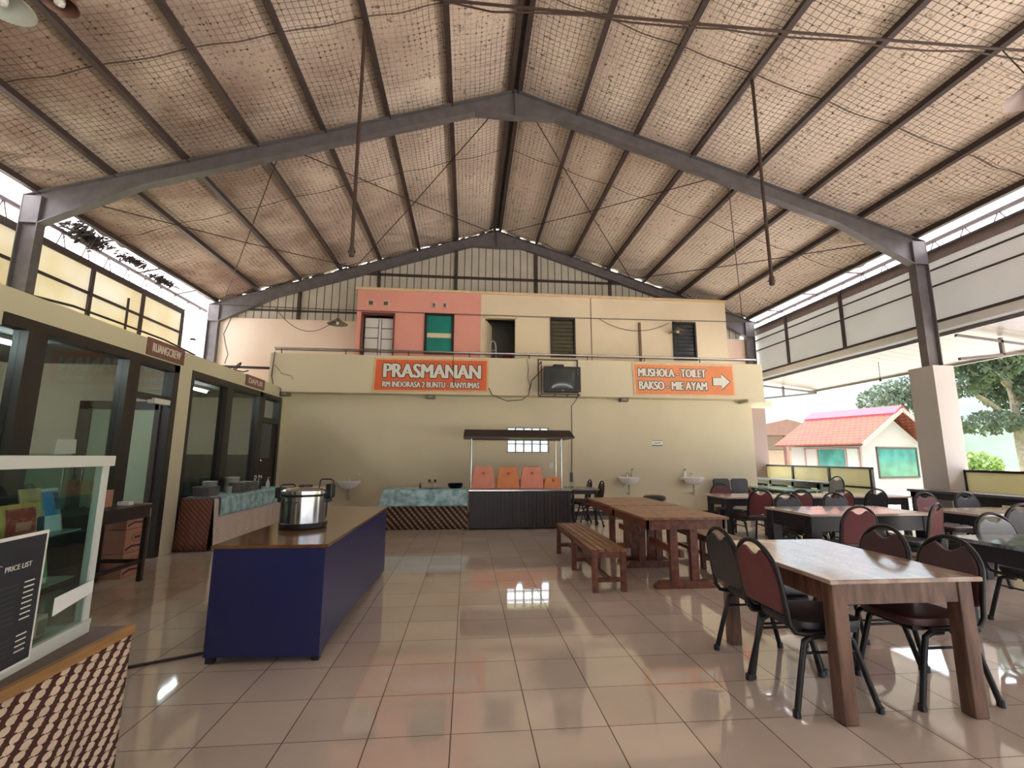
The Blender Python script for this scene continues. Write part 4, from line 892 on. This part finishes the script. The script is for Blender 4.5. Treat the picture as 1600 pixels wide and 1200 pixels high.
# dark stand with cartons by the crew room door
t = thing('side_table', 'dark brown side table beside the display case, near the crew room door', 'table', (-3.62, 5.86, 0))
MB().bx(-.55, 0, -1.5, 0, .80, .84).build('tabletop', DOORB, t); MB().bx(-.53, -.02, -1.48, -.02, .70, .80).build('apron', DOORB, t)
for px in (-.53, -.06):
    for py in (-1.48, -.06): MB().bx(px, px+.045, py, py+.045, 0, .70).build('leg', DOORB, t)
MB().bx(-.05, -.02, -1.45, -.05, .20, .24).bx(-.52, -.49, -1.45, -.05, .20, .24).bx(-.52, -.03, -.06, -.03, .20, .24).build('stretcher', DOORB, t)
for k, lb in enumerate(('bottom', 'middle', 'top')):
    c = thing('carton', 'brown printed carton, %s of the stack of three behind the side table' % lb, 'carton', (-3.93, 5.93, .27*k), 0, 'stacked cartons')
    MB().bx(-.33, 0, 0, .40, .002, .266).build('box', CARDB, c, bevel=.004)
    MB().prism([(.02, .03), (.12, .06), (.25, .05), (.38, .075), (.38, .10), (.25, .075), (.12, .085), (.02, .055)], lambda u_, v_, w_: (w_, u_, v_), 0, .002).build('printed_wave', CARDD, c)
    MB().tube([(.0015, .2+.10*math.cos(a*PI/10), .165+.045*math.sin(a*PI/10)) for a in range(20)], .003, 6, closed=True).bx(0, .002, .15, .25, .15, .18).build('printed_oval', CARDD, c)
tag(MB().bx(-.08, .08, -.06, .06, 0, .18).build('small_box', CARDB, loc=(-3.98, 5.55, .84)), 'small brown box on the dark side table', 'box')
tag(MB().bx(-.06, .06, -.04, .04, 0, .04).build('tissue_pack', WHITE, loc=(-3.85, 5.74, .84)), 'small white tissue pack on the dark side table', 'packet')
tag(MB().prism([(-.14, 0), (.13, .01), (.12, .165), (-.12, .16)], lambda u_, v_, w_: (w_, u_, v_), 0, .002).build('window_paper', PAPER, loc=(XL-.062, 5.48, 1.405)), 'blank white paper stuck on the crew room window', 'paper')

# left serving table with plates
t = thing('serving_table', 'cloth covered serving table along the left kitchen window', 'table', (-4.27, 7.52, 0))
MB().bx(0, .47, 0, 2.65, .735, .765).build('tabletop', mat('grey_table_board', (120, 112, 104), .5), t)
for px in (.03, .40):
    for py in (.03, 2.56): MB().bx(px, px+.05, py, py+.05, 0, .735).build('leg', BLACKW, t)
def skirt_end(a, b): return (.47*a, -.012-.02*abs(math.sin(a*11))*(1-b)-.06*(1-b), .01+.745*b)
MB().sheet(skirt_end, 40, 6).build('brown_skirt', MATS['batik_brown'], t, smooth=True, solid=.004)
def skirt_fr(a, b): return (.482+.012*math.sin(a*60)*(1-b)+.04*(1-b), -.02+2.67*a, .01+.745*b)
MB().sheet(skirt_fr, 90, 6).build('front_skirt_lit', MATS['batik_front_lit'], t, smooth=True, solid=.004)
t = thing('table_runner', 'teal patterned runner over the left serving table', 'tablecloth', (-4.27, 7.52, .768))
def runner(a, b):
    q = b*.78
    if q < .51: return (.015+q*.965, .10+2.53*a, .004)
    return (.51+.012*math.sin(a*50)*(q-.5)/.27+.012, .10+2.53*a, .0-(q-.51)*1.05)
MB().sheet(runner, 80, 22).build('runner', TEAL, t, smooth=True, solid=.004)
def plates(x_, y_, n, r_, m_, label, dz=.0165, z0=.7745):
    src = None
    for k in range(n):
        if src is None:
            src = MB().lathe([(r_*.55, 0), (r_*.62, .004), (r_*.97, .017), (r_, .020), (r_*.96, .020), (r_*.6, .008), (0, .007)], 28).build('plate', m_, smooth=True); o = src
        else:
            o = src.copy(); COL.objects.link(o)
        o.location = (x_+random.uniform(-.004, .004), y_+random.uniform(-.004, .004), z0+dz*k); tag(o, label, 'plate', label.replace('plate in the', 'plates in the'))
plates(-3.95, 8.50, 10, .135, PLATE, 'grey white plate in the front left stack on the serving table')
plates(-3.94, 8.80, 10, .13, PLATE, 'grey white plate in the front middle stack on the serving table')
plates(-3.95, 9.08, 9, .125, PLATE, 'grey white plate in the front right stack on the serving table')
plates(-4.14, 8.02, 12, .11, WHITE, 'white plate in the tall back left stack on the serving table', .0175)
plates(-4.12, 8.68, 14, .12, WHITE, 'white plate in the tall back middle stack on the serving table', .0175)
t = thing('tray_stack_box', 'dark grey square tub at the near end of the serving table', 'tub', (-4.06, 7.78, .7745))
MB().prism([(-.12, -.14), (.12, -.14), (.12, .14), (-.12, .14)], lambda u_, v_, w_: (u_*(1+.10*w_/.16), v_*(1+.10*w_/.16), w_), 0, .135).build('tub', PLATED, t, bevel=.012)
MB().bx(-.136, .136, -.158, .158, .135, .146).build('rim', PLATED, t, bevel=.004)
t = thing('cup_stack', 'short stack of white cups beside the grey tub', 'cups', (-3.93, 8.21, .7745))
for k in range(3): MB().lathe([(.028, 0), (.045, .05), (.05, .055), (.044, .055), (.026, .006), (0, .005)], 18, (0, 0, .032*k)).build('cup', PLATE, t, smooth=True)
t = thing('cutlery_holder', 'dark cutlery basket with shiny spoons behind the plates', 'cutlery holder', (-3.98, 9.36, .7745))
MB().lathe([(.07, 0), (.085, .12), (.08, .12), (.066, .006), (0, .005)], 18).build('basket', BLACKP, t, smooth=True)
for k in range(7):
    a = k*.9; q = MB().tube([(.04*math.cos(a), .04*math.sin(a), .02), (.055*math.cos(a), .055*math.sin(a), .20)], .004, 6); q.blob((.056*math.cos(a), .056*math.sin(a), .225), (.012, .016, .03), .9, 10, 6); q.build('spoon', CHROME, t, smooth=True)
def soap(loc, label, m_=WHITE, top=WHITE, h_=.14):
    b_ = thing('soap_bottle', label, 'bottle', loc, 0, 'soap bottles')
    MB().lathe([(.034, 0), (.037, .01), (.036, h_*.45), (.024, h_*.8), (.013, h_*.9), (.013, h_), (0, h_)], 16).build('bottle', m_, b_, smooth=True)
    MB().lathe([(.015, h_), (.015, h_+.015), (.005, h_+.02), (.005, h_+.04), (0, h_+.04)], 12).bx(-.008, .04, -.008, .008, h_+.036, h_+.05).build('pump', top, b_, smooth=True)
soap((-3.99, 9.85, .7745), 'white pump bottle at the far end of the left serving table', mat('frosted_bottle', (214, 218, 220), .3), mat('beige_pump', (196, 184, 160), .4), .15)

# far buffet table with teal cloth and striped skirt
t = thing('buffet_table', 'buffet table with dark striped skirt left of the buffet cart', 'table', (-1.56, 9.24, 0))
MB().bx(0, 1.56, 0, .72, .72, .75).build('tabletop', BLACKW, t)
for px in (.02, 1.49):
    for py in (.03, .64): MB().bx(px, px+.05, py, py+.05, 0, .72).build('leg', BLACKW, t)
MB().sheet(lambda a, b: (-.02+1.6*a, -.012-.014*math.sin(a*34)*(1-b)-.02*(1-b), .012+.735*b), 110, 6).build('striped_skirt', MATS['batik_skirt'], t, smooth=True, solid=.004)
t = thing('buffet_cloth', 'teal patterned cloth over the far buffet table', 'tablecloth', (-1.56, 9.24, .752))
def bcl(a, b):
    q = b*1.04; X = -.03+1.6*a
    if q < .72: return (X, .73-q*1.06, .005)
    k = (q-.72)/.32
    return (X-(.10*k if a < .02 else .06*k*(1-a)*max(0, 1-a*5)), -.05-.016*k*(1+math.sin(a*38+math.sin(a*9)*2)), .005-k*.305)
MB().sheet(bcl, 110, 26).build('cloth', TEAL, t, smooth=True, solid=.004)
t = thing('serving_tray', 'round steel tray with small sauce jars on the far buffet table', 'tray', (-.70, 9.6, .762))
MB().lathe([(.12, 0), (.17, .012), (.185, .016), (.17, .014), (.1, .004), (0, .004)], 30).build('tray', CHROME, t, smooth=True)
MB().tube([(0, 0, .004), (0, 0, .12)], .006, 8).build('stem', CHROME, t, smooth=True); MB().lathe([(.09, .118), (.10, .124), (0, .12)], 20).build('upper_tray', CHROME, t, smooth=True)
for k, (x_, y_) in enumerate(((-.06, 0), (.05, .02))):
    tag(MB().lathe([(.022, 0), (.024, .035), (.02, .045), (.02, .052), (0, .052)], 12).build('sauce_jar', mat('dark_sauce_jar', (60, 46, 34), .25), loc=(-.70+x_, 9.6+y_, .884), smooth=True), 'dark sauce jar on the round tray, '+('left' if k == 0 else 'right')+' of two', 'jar', 'sauce jars on the tray')
tag(MB().lathe([(.018, 0), (.02, .06), (.012, .08), (.012, .11), (0, .112)], 12).build('sauce_bottle', mat('brown_bottle', (84, 64, 44), .25), loc=(-.94, 9.58, .760), smooth=True), 'slim brown sauce bottle left of the round tray', 'bottle')
t = thing('bowl_stack', 'stack of black bowls on the far buffet table', 'bowls', (-.24, 9.62, .760))
for k in range(4): MB().lathe([(.11, 0), (.145, .035), (.155, .045), (.147, .045), (.105, .006), (0, .005)], 26, (0, 0, .018*k)).build('bowl', BLACKP, t, smooth=True)

# buffet cart with canopy, ribbed dark front
t = thing('buffet_cart', 'dark ribbed buffet cart with steel posts and brown canopy', 'buffet cart', (.04, 9.23, 0))
rb = MB().bx(0, 2.03, .02, .82, .02, .73)
k = 0
while k*.078 < 2.0: rb.bx(.006+k*.078, .006+k*.078+.066, .004, .021, .02, .73); k += 1
rb.build('body', mat('dark_ribbed_board', (52, 42, 40), .4, var=.25, vscale=3), t)
MB().bx(-.01, 2.05, -.01, .84, .73, .748).build('counter_top', CHROME, t)
MB().tube([(-.02, -.03, .765), (2.06, -.03, .765)], .008, 8).build('front_rail', CHROME, t, smooth=True)
for px, py in ((.03, .12), (1.86, .12), (.03, .72), (1.86, .72)): MB().tube([(px, py, .748), (px, py, 1.80)], .016, 10).build('post', CHROME, t, smooth=True)
MB().tube([(.03, .12, 1.73), (1.86, .12, 1.73)], .012, 8).build('upper_rail', CHROME, t, smooth=True)
MB().add([(-.13, -.08, 1.79), (2.10, -.08, 1.79), (2.10, .95, 1.79), (-.13, .95, 1.79), (-.11, .0, 1.93), (2.02, .0, 1.93), (2.02, .86, 1.93), (-.11, .86, 1.93)], [(3, 2, 1, 0), (4, 5, 6, 7), (0, 1, 5, 4), (1, 2, 6, 5), (2, 3, 7, 6), (3, 0, 4, 7)]).bx(-.13, 2.1, -.09, .96, 1.765, 1.79).build('canopy', mat('brown_canopy_board', (62, 48, 44), .45, var=.2, vscale=3), t)
# orange moulded seats put down on the cart
def shell(x0, w_, h_, m_, label, y_=9.50):
    s_ = thing('plastic_seat', label, 'seat', (x0, y_, .749), 0, 'orange seats on the buffet cart')
    a = w_/2
    out = [(-a, 0), (a, 0), (a*.98, .45*h_), (a*.80, .92*h_), (a*.66, h_), (-a*.66, h_), (-a*.80, .92*h_), (-a*.98, .45*h_)]
    MB().prism(out, lambda u_, v_, w2: (u_, w2+.05*v_, v_), 0, .09).build('back', m_, s_, bevel=.03)
    MB().prism([(.04*math.cos(q*PI/6)*.75, h_*.70+.03*math.sin(q*PI/6)) for q in range(12)], lambda u_, v_, w2: (u_, w2+.05*v_, v_), -.004, .02).build('grip_hole', mat('hole_shadow_plastic', (196, 92, 66), .6), s_)
    MB().blob((0, .24, .10), (a*.98, .20, .10), .4, 24, 8).build('pan', m_, s_, smooth=True)
shell(.325, .48, .45, CORALP, 'coral plastic seat on the buffet cart, leftmost of the upright three')
shell(.83, .46, .44, ORANGEP, 'orange plastic seat on the buffet cart between two coral ones')
shell(1.32, .48, .45, CORALP, 'coral plastic seat on the buffet cart beside the low one')
shell(1.76, .38, .24, mat('light_orange_plastic', (244, 160, 108), .45, var=.1), 'low orange plastic seat at the right end of the buffet cart')

# wash basins
def basin(cx, zr, label):
    s_ = thing('wash_basin', label, 'sink', (cx, YB, zr), 0, 'wall hung wash basins')
    MB().lathe([(.0, -.17), (.10, -.165), (.20, -.10), (.255, -.02), (.262, 0), (.245, .004), (.22, -.02), (.15, -.09), (0, -.11)], 28, (0, -.20, 0), 1.05, .8).bx(-.24, .24, -.10, -.002, -.06, .012).build('bowl', CERAM, s_, smooth=True)
    fa = MB().tube([(0, -.06, .012), (0, -.06, .09), (0, -.10, .10), (0, -.15, .085)], .012, 8).build('tap', CHROME, s_, smooth=True)
    MB().bx(-.03, .03, -.068, -.052, .095, .108).build('tap_handle', CHROME, fa)
    MB().tube([(0, -.18, -.165), (0, -.18, -.34), (0, -.14, -.40), (0, -.09, -.38), (0, -.002, -.38)], .022, 10).build('drain_pipe', CHROME, s_, smooth=True)
    MB().tube([(-.14, -.05, -.05), (-.16, -.06, -.18), (-.10, -.05, -.24), (-.05, -.03, -.18), (-.06, -.002, -.20)], .009, 8).build('supply_hose', ALU, s_, smooth=True)
basin(-2.70, .82, 'white wash basin on the left of the back wall behind the cooker')
basin(3.90, .905, 'white wash basin right of the buffet cart, nearer the cart')
basin(5.52, .905, 'white wash basin near the black waiting seats')
soap((-2.50, YB-.06, .832), 'clear pump bottle on the basin behind the cooker', mat('clear_bottle', (200, 200, 186), .25), WHITE, .12)
soap((4.02, YB-.07, .917), 'pale yellow bottle with black pump on the basin nearer the cart', mat('pale_yellow_bottle', (214, 214, 176), .3), BLACKP, .15)
soap((5.36, YB-.07, .917), 'white bottle with black pump on the basin near the waiting seats', WHITE, BLACKP, .15)

# ================================================================== SIGNS AND BEAM
def banner(label, c, m_in, m_bd, hooks=True):
    """c: four corners (x,z) tl,tr,br,bl at the beam face"""
    r = thing('banner', label, 'banner', (0, 10.785, 0))
    MB().prism(c, lambda u_, v_, w_: (u_, w_, v_), 0, .006).build('border', m_bd, r)
    cx = sum(p[0] for p in c)/4; cz = sum(p[1] for p in c)/4
    q = [(p[0]+math.copysign(.045, cx-p[0]), p[1]+math.copysign(.045, cz-p[1])) for p in c]
    MB().prism(q, lambda u_, v_, w_: (u_, w_, v_), -.002, .001).build('field', m_in, r)
    return r
ux = (1, 0, 0)
BT = -.0047   # the banners sag slightly to the right
r = banner('orange banner reading PRASMANAN on the balcony face', [(-2.21, 3.68), (.46, 3.70), (.455, 2.90), (-2.24, 2.87)], BANO, mat('banner_edge', (226, 186, 140), .6))
for nm, mm, ri, yy in (('letter_outline', DARKLET, 1, -.003), ('lettering', LETTER, 0, -.006)):
    text(nm, 'PRASMANAN', mm, r, (-1.98, yy, 3.215), ux, (0, 0, 1), 2.24, .335, .022, 0, .020*ri)
    text(nm, 'RM INDORASA 2 BUNTU - BANYUMAS', mm, r, (-2.00, yy, 2.99), ux, (0, 0, 1), 2.24, .135, .008, 0, .012*ri)
r = banner('pale orange banner with MUSHOLA TOILET and a white arrow', [(4.00, 3.705), (6.63, 3.705), (6.64, 2.895), (4.03, 2.88)], BANL, mat('banner_edge_pale', (232, 196, 160), .6))
for nm, mm, ri, yy in (('letter_outline', DARKLET, 1, -.003), ('lettering', LETTER, 0, -.006)):
    text(nm, 'MUSHOLA - TOILET', mm, r, (4.15, yy, 3.36), ux, (0, 0, 1), 1.73, .205, .013, 0, .017*ri)
    text(nm, 'BAKSO - MIE AYAM', mm, r, (4.16, yy, 3.04), ux, (0, 0, 1), 1.73, .205, .013, 0, .017*ri)
arrow = [(6.06, 3.17), (6.28, 3.17), (6.28, 3.07), (6.50, 3.265), (6.28, 3.46), (6.28, 3.36), (6.06, 3.36)]
ac = (6.26, 3.265)
MB().prism([(ac[0]+(p[0]-ac[0])*1.10, ac[1]+(p[1]-ac[1])*1.12) for p in arrow], lambda u_, v_, w_: (u_, w_, v_), -.004, -.001).build('arrow_outline', DARKLET, r)
MB().prism(arrow, lambda u_, v_, w_: (u_, w_, v_), -.007, -.003).build('arrow', LETTER, r)
def sign(label, body, y0, y1, z0, z1):
    s_ = thing('door_sign', label, 'sign', (XL+.002, y0, z0))
    MB().bx(0, .02, 0, y1-y0, 0, z1-z0).build('board', SIGNB, s_)
    L_, H_ = y1-y0, z1-z0
    text('lettering', body, mat('white_sign_letters', (226, 214, 206), .5), s_, (.0205, L_*.12, H_*.26), (0, 1, 0), (0, 0, 1), L_*.76, H_*.5, .006, .001)
sign('brown sign reading RUANG CREW over the crew room door', 'RUANGCREW', 6.40, 7.20, 2.73, 2.965)
sign('brown sign reading DAPUR over the kitchen window', 'DAPUR', 9.17, 9.97, 2.745, 2.955)
n_ = thing('wall_notice', 'small white notice with black lines on the right of the back wall', 'notice', (4.585, YB-.004, 1.675))
MB().bx(0, .27, 0, .004, 0, .14).build('paper', PAPER, n_)
q = MB().bx(.0, .27, -.001, .001, .128, .14).bx(0, .27, -.001, .001, 0, .022)
for k in range(6): q.bx(.05+.03*k, .072+.03*k, -.001, .001, .062, .082)
q.build('print', mat('notice_ink', (40, 38, 40), .6), n_)

# old television in its hanging frame
t = thing('television', 'black tube television hung in a metal frame on the balcony face', 'television', (2.16, 10.36, 2.86))
MB().bx(-.435, .435, 0, .04, .02, .62).bx(-.40, .40, .04, .30, .03, .60).bx(-.26, .26, .30, .40, .10, .52).build('cabinet', BLACKP, t, bevel=.012)
MB().sheet(lambda a, b: (-.31+.60*a, -.004-.028*math.sin(PI*a)**.7*math.sin(PI*b)**.7, .11+.46*b), 16, 12).build('screen', TVS, t, smooth=True)
MB().bx(-.33, .31, -.008, .001, .085, .108).bx(-.33, .31, -.008, .001, .572, .592).bx(-.335, -.31, -.008, .001, .085, .592).bx(.29, .315, -.008, .001, .085, .592).build('bezel', mat('bezel_plastic', (44, 46, 48), .3), t)
MB().bx(-.02, .03, -.006, .001, .050, .062).build('badge', CHROME, t); MB().bx(.36, .39, -.004, .001, .53, .56).bx(.365, .385, -.004, .001, .44, .48).build('buttons', mat('grey_button', (120, 122, 122), .4), t)
b_ = thing('television_bracket', 'black metal cage bracket holding the television', 'bracket', (2.16, 10.36, 2.82))
for a, c in (((-.50, -.02, 0), (-.50, -.02, .76)), ((-.50, .42, 0), (-.50, .42, .92)), ((.46, .42, 0), (.46, .42, .92)), ((-.50, -.02, 0), (.40, -.02, 0)), ((-.50, .42, 0), (.46, .42, 0)), ((-.5, -.02, 0), (-.5, .42, 0)), ((.40, -.02, 0), (.46, .42, 0)), ((-.16, -.02, 0), (-.14, .42, 0)), ((.14, -.02, 0), (.16, .42, 0)), ((-.5, -.02, .76), (-.5, .42, .76)), ((-.5, .42, .90), (.46, .42, .90))):
    MB().bar(a, c, .022, .022).build('bar', BLACKM, b_)
tag(MB().bx(-.12, .12, -.08, .08, 0, .07).build('set_top_box', BLACKP, loc=(2.10, 10.55, 3.482)), 'small black box on top of the television', 'set-top box')

# balcony rail
t = thing('balcony_rail', 'steel tube rail running along the top of the balcony', 'railing', (0, 10.87, 3.74))
MB().tube([(-4.50, 0, .13), (7.3, 0, .13)], .022, 10).build('top_tube', CHROME, t, smooth=True)
MB().tube([(-4.50, .02, .095), (7.3, .02, .095)], .010, 8).build('lower_tube', RUST, t, smooth=True)
for k in range(9): MB().tube([(-4.35+1.45*k, .02, 0), (-4.35+1.45*k, .0, .12)], .012, 8).build('rail_post', RUST, t, smooth=True)
tag(MB().tube([(-7.0, 12.4, 3.70), (-4.6, 12.4, 3.66)], .035, 8).tube([(-6.2, 12.4, 3.70), (-6.2, 12.4, 3.0)], .02, 8).tube([(-5.1, 12.4, 3.66), (-5.1, 12.4, 3.0)], .02, 8).build('landing_rail', BLACKM, smooth=True), 'dark rail on the landing left of the balcony', 'railing')
for k, (x_, lb) in enumerate(((-.90, 'under the left banner'), (3.83, 'left of the arrow banner'), (-4.20, 'at the kitchen corner'))):
    l_ = thing('wall_light', 'small square box light under the balcony '+lb, 'light', (x_, 11.0 if k < 2 else 10.9, 2.84), 0, 'box lights under the balcony')
    MB().bx(-.10, .10, -.08, .10, -.085, 0).build('housing', mat('grey_brown_housing', (112, 104, 92), .5), l_, bevel=.008)
    MB().bx(-.06, .06, -.083, -.078, -.07, -.02).build('lens', mat('grey_lens', (150, 146, 136), .2), l_)
tag(MB().bx(-.03, .03, 0, .035, 0, .22).build('socket_strip', mat('grey_socket', (96, 92, 86), .5), loc=(2.52, YB-.036, .80)), 'vertical socket strip on the wall beside the cart', 'socket')
tag(MB().bx(-.05, .05, 0, .02, 0, .12).build('light_switch', WHITE, loc=(2.02, YB-.021, 1.12)), 'white switch plate on the wall behind the cart', 'switch')
tag(MB().tube([(2.62, 10.75, 2.85), (2.60, 11.0, 2.74), (2.552, 11.185, 2.65), (2.55, 11.185, 2.0), (2.53, 11.185, 1.02)], .008, 6).build('wall_cable', CABLE, smooth=True), 'brown cable down the wall from the television to the socket', 'cable')
tag(MB().tube([(1.78, 10.77, 3.5), (1.5, 10.77, 3.2), (1.42, 10.77, 2.85), (1.25, 10.77, 2.73), (.9, 10.77, 2.70), (.55, 10.77, 2.84), (.47, 10.77, 3.0)], .009, 6).build('hanging_cable', CABLE, smooth=True), 'dark cable looping from the television to the left banner', 'cable')
tag(MB().tube([(-.38, 10.77, 3.78), (-.39, 10.77, 3.5), (-.36, 10.77, 3.2), (-.34, 10.77, 3.02)], .006, 6).build('hanging_cable', CABLE, smooth=True), 'thin wire hanging over the PRASMANAN banner', 'cable')
tag(MB().tube([(1.38, 10.78, 3.72), (1.42, 10.78, 3.5), (1.40, 10.78, 3.25), (1.46, 10.78, 3.05), (1.40, 10.78, 2.95)], .006, 6).build('hanging_cable', CABLE, smooth=True), 'thin crooked wire left of the television', 'cable')
tag(MB().tube([(-4.45, 10.77, 3.76), (-4.48, 10.77, 3.2), (-4.40, 10.72, 2.95), (-4.24, 10.72, 2.90), (-4.22, 10.72, 2.72)], .010, 6).build('hanging_cable', CABLE, smooth=True), 'cable down the left end of the balcony face', 'cable')
tag(MB().tube([(-4.43, 10.77, 3.45), (-4.25, 10.77, 3.25), (-4.05, 10.77, 3.2), (-4.0, 10.77, 3.12)], .006, 6).build('hanging_cable', CABLE, smooth=True), 'short wire tail on the left end of the balcony face', 'cable')

# ================================================================== OVERHEAD
def span(a, b, sag, n=14): return [(a[0]+(b[0]-a[0])*i/n, a[1]+(b[1]-a[1])*i/n, a[2]+(b[2]-a[2])*i/n-sag*4*(i/n)*(1-i/n)) for i in range(n+1)]
tag(MB().tube(span((-7.0, 12.1, 5.27), (8.5, 12.1, 5.27), .06), .010, 6).build('lamp_cable', CABLE, smooth=True), 'long dark cable stretched across in front of the upper rooms', 'cable')
tag(MB().tube(span((-5.08, 12.1, 5.22), (-3.47, 12.1, 5.02), .50), .008, 6).build('lamp_cable', CABLE, smooth=True), 'drooping wire leading to the lamp left of the pink room', 'cable')
tag(MB().tube(span((3.6, 12.1, 5.20), (5.6, 12.1, 5.15), .28), .008, 6).build('lamp_cable', CABLE, smooth=True), 'drooping wire under the cable before the yellow upper room', 'cable')
tag(MB().tube([(-6.58, 12.95, 5.18), (-6.74, 12.95, 4.7), (-6.64, 12.9, 4.4), (-6.5, 12.8, 4.1), (-6.3, 12.3, 3.75)], .010, 6).build('lamp_cable', CABLE, smooth=True), 'single wire hanging in front of the pale plaster wall', 'cable')
tag(MB().tube(span((-.9, 3.7, 5.59), (6.4, 3.7, 5.66), .03), .014, 6).build('lamp_cable', RUST, smooth=True), 'straight brown cable stretched overhead near the camera', 'cable')
wig = [(-.3+.45*k, 3.7+.03*math.sin(k*1.9), 5.575-.05*abs(math.sin(k*.83))) for k in range(15)]
tag(MB().tube(wig, .009, 6).build('lamp_cable', RUST, smooth=True), 'looser second wire twisted along the overhead brown cable', 'cable')
def pendant(loc, label, m_, cord_top, r_=.2):
    p = thing('pendant_lamp', label, 'lamp', loc, 0, 'hanging shade lamps')
    MB().lathe([(.03, .16), (.045, .15), (.09, .10), (r_, 0), (r_-.006, 0), (.085, .092), (.03, .14)], 28).build('shade', m_, p, smooth=True)
    MB().lathe([(0, -.02), (.035, 0), (.04, .04), (.022, .09), (.022, .13), (0, .13)], 14).build('bulb', WHITE, p, smooth=True)
    MB().tube([(0, 0, .15), (0, 0, .22), tuple(Vector(cord_top)-Vector(loc))], .006, 6).build('cord', CABLE, p, smooth=True)
SH = mat('grey_brown_shade', (140, 122, 114), .4)
pendant((5.62, 3.62, 5.02), 'grey brown lamp shade at the right edge under the overhead cable', SH, (5.5, 3.7, 5.62), .21)
pendant((-3.86, 3.60, 5.04), 'white lamp shade at the top left corner of the photo', mat('white_shade', (214, 222, 214), .35), (-3.8, 3.7, 6.4), .21)
pendant((-3.45, 3.62, 5.10), 'brown lamp shade beside the white one at top left', mat('brown_shade', (112, 76, 64), .45), (-3.5, 3.7, 6.5), .13)
pendant((-3.47, 12.05, 4.82), 'greyish lamp shade hanging left of the pink upper room', mat('dull_olive_shade', (120, 112, 92), .4), (-3.5, 12.1, 5.25), .26)
pendant((5.83, 12.05, 4.86), 'greyish lamp shade hanging in front of the right upper window', mat('dull_grey_shade', (128, 112, 100), .4), (5.7, 12.1, 5.25), .24)
for (x0, z0, x1, z1), lb in (((-1.55, 7.40, -1.54, 3.96), 'left'), ((4.17, 7.04, 4.20, 3.80), 'right')):
    t = thing('hanging_rod', 'bare fan down rod hanging from the %s roof slope' % lb, 'rod', (x1, 5.76, z1), 0, 'bare fan rods')
    MB().tube([(x0-x1, 0, z0-z1+.02), (0, 0, .0)], .024, 10).build('pipe', RUST, t, smooth=True)
    MB().lathe([(.03, -.02), (.035, 0), (.035, .10), (.022, .12)], 12).bx(-.045, .045, -.012, .012, .03, .06).build('coupling', RUST, t, smooth=True)
tag(MB().tube([(-4.36, 4.85, 2.97), (-4.36, 5.3, 3.02), (-4.36, 6.0, 3.03), (-4.40, 6.9, 3.05), (-4.36, 7.6, 2.98)], .014, 6).build('parapet_cable', CABLE, smooth=True), 'dark cable bundle lying along the top of the glazed room wall', 'cable')
tag(MB().tube([(-4.36+.05*math.sin(q*.7), 8.95+.10*math.cos(q*.7), 3.05+.09*math.sin(q*.7+.6)) for q in range(10)], .012, 6).tube([(-4.36, 8.8, 2.97), (-4.36, 9.2, 3.0), (-4.36, 9.4, 3.06)], .012, 6).build('cable_coil', CABLE, smooth=True), 'small coil of cable on the parapet by the kitchen sign', 'cable')
tag(MB().tube([(-6.9, 9.65, 2.85), (-6.92, 9.65, 4.55)], .022, 8).build('antenna_pole', RUST, smooth=True), 'thin dark pole standing before the left upper cladding', 'pole')
t = thing('folding_ladder', 'pale metal ladder end standing inside the upper doorway', 'ladder', (.66, 12.75, 3.0))
MB().tube([(-.12, 0, 0), (-.08, 0, 1.5), (-.05, 0, 1.62), (.0, 0, 1.66), (.05, 0, 1.62), (.08, 0, 1.5), (.12, 0, 0)], .02, 8).build('frame', ALU, t, smooth=True)
for k in range(5): MB().tube([(-.11+.008*k, 0, .3+.27*k), (.11-.008*k, 0, .3+.27*k)], .012, 6).build('rung', ALU, t, smooth=True)
t = thing('hanging_socket', 'bare lamp socket on a wire under the cream canopy', 'lamp holder', (9.6, 9.75, 3.17))
MB().tube([(0, 0, .06), (0, 0, .47)], .006, 6).build('wire', CABLE, t); MB().lathe([(.02, 0), (.025, .04), (.012, .07), (0, .07)], 10).build('socket', BLACKP, t, smooth=True)
# dry leaf and nest debris caught at the left eave
rn = random.Random(9); mb = MB()
for (cx, cy, cz, rx, ry, rz_, n_) in ((-7.30, 8.95, 5.52, .16, .55, .17, 520), (-7.2, 10.0, 5.50, .12, .5, .08, 220), (-7.2, 11.0, 5.44, .12, .5, .07, 200)):
    for _ in range(n_):
        p = Vector((rn.gauss(0, .45), rn.gauss(0, .45), rn.gauss(0, .45))); c = Vector((cx+p.x*rx, cy+p.y*ry, cz+p.z*rz_)); a = Vector([rn.gauss(0, 1) for _ in range(3)]).normalized(); b2 = a.orthogonal().normalized(); c2 = a.cross(b2); s_ = rn.uniform(.03, .10)
        mb.add([c-b2*s_, c+c2*s_*.3, c+b2*s_, c-c2*s_*.3], [(0, 1, 2, 3)])
o = mb.build('nest_debris', mat('dark_debris', (56, 48, 42), .9, var=.3)); tag(o, 'dark dry nest debris hanging at the left eave', 'debris', kind='stuff')
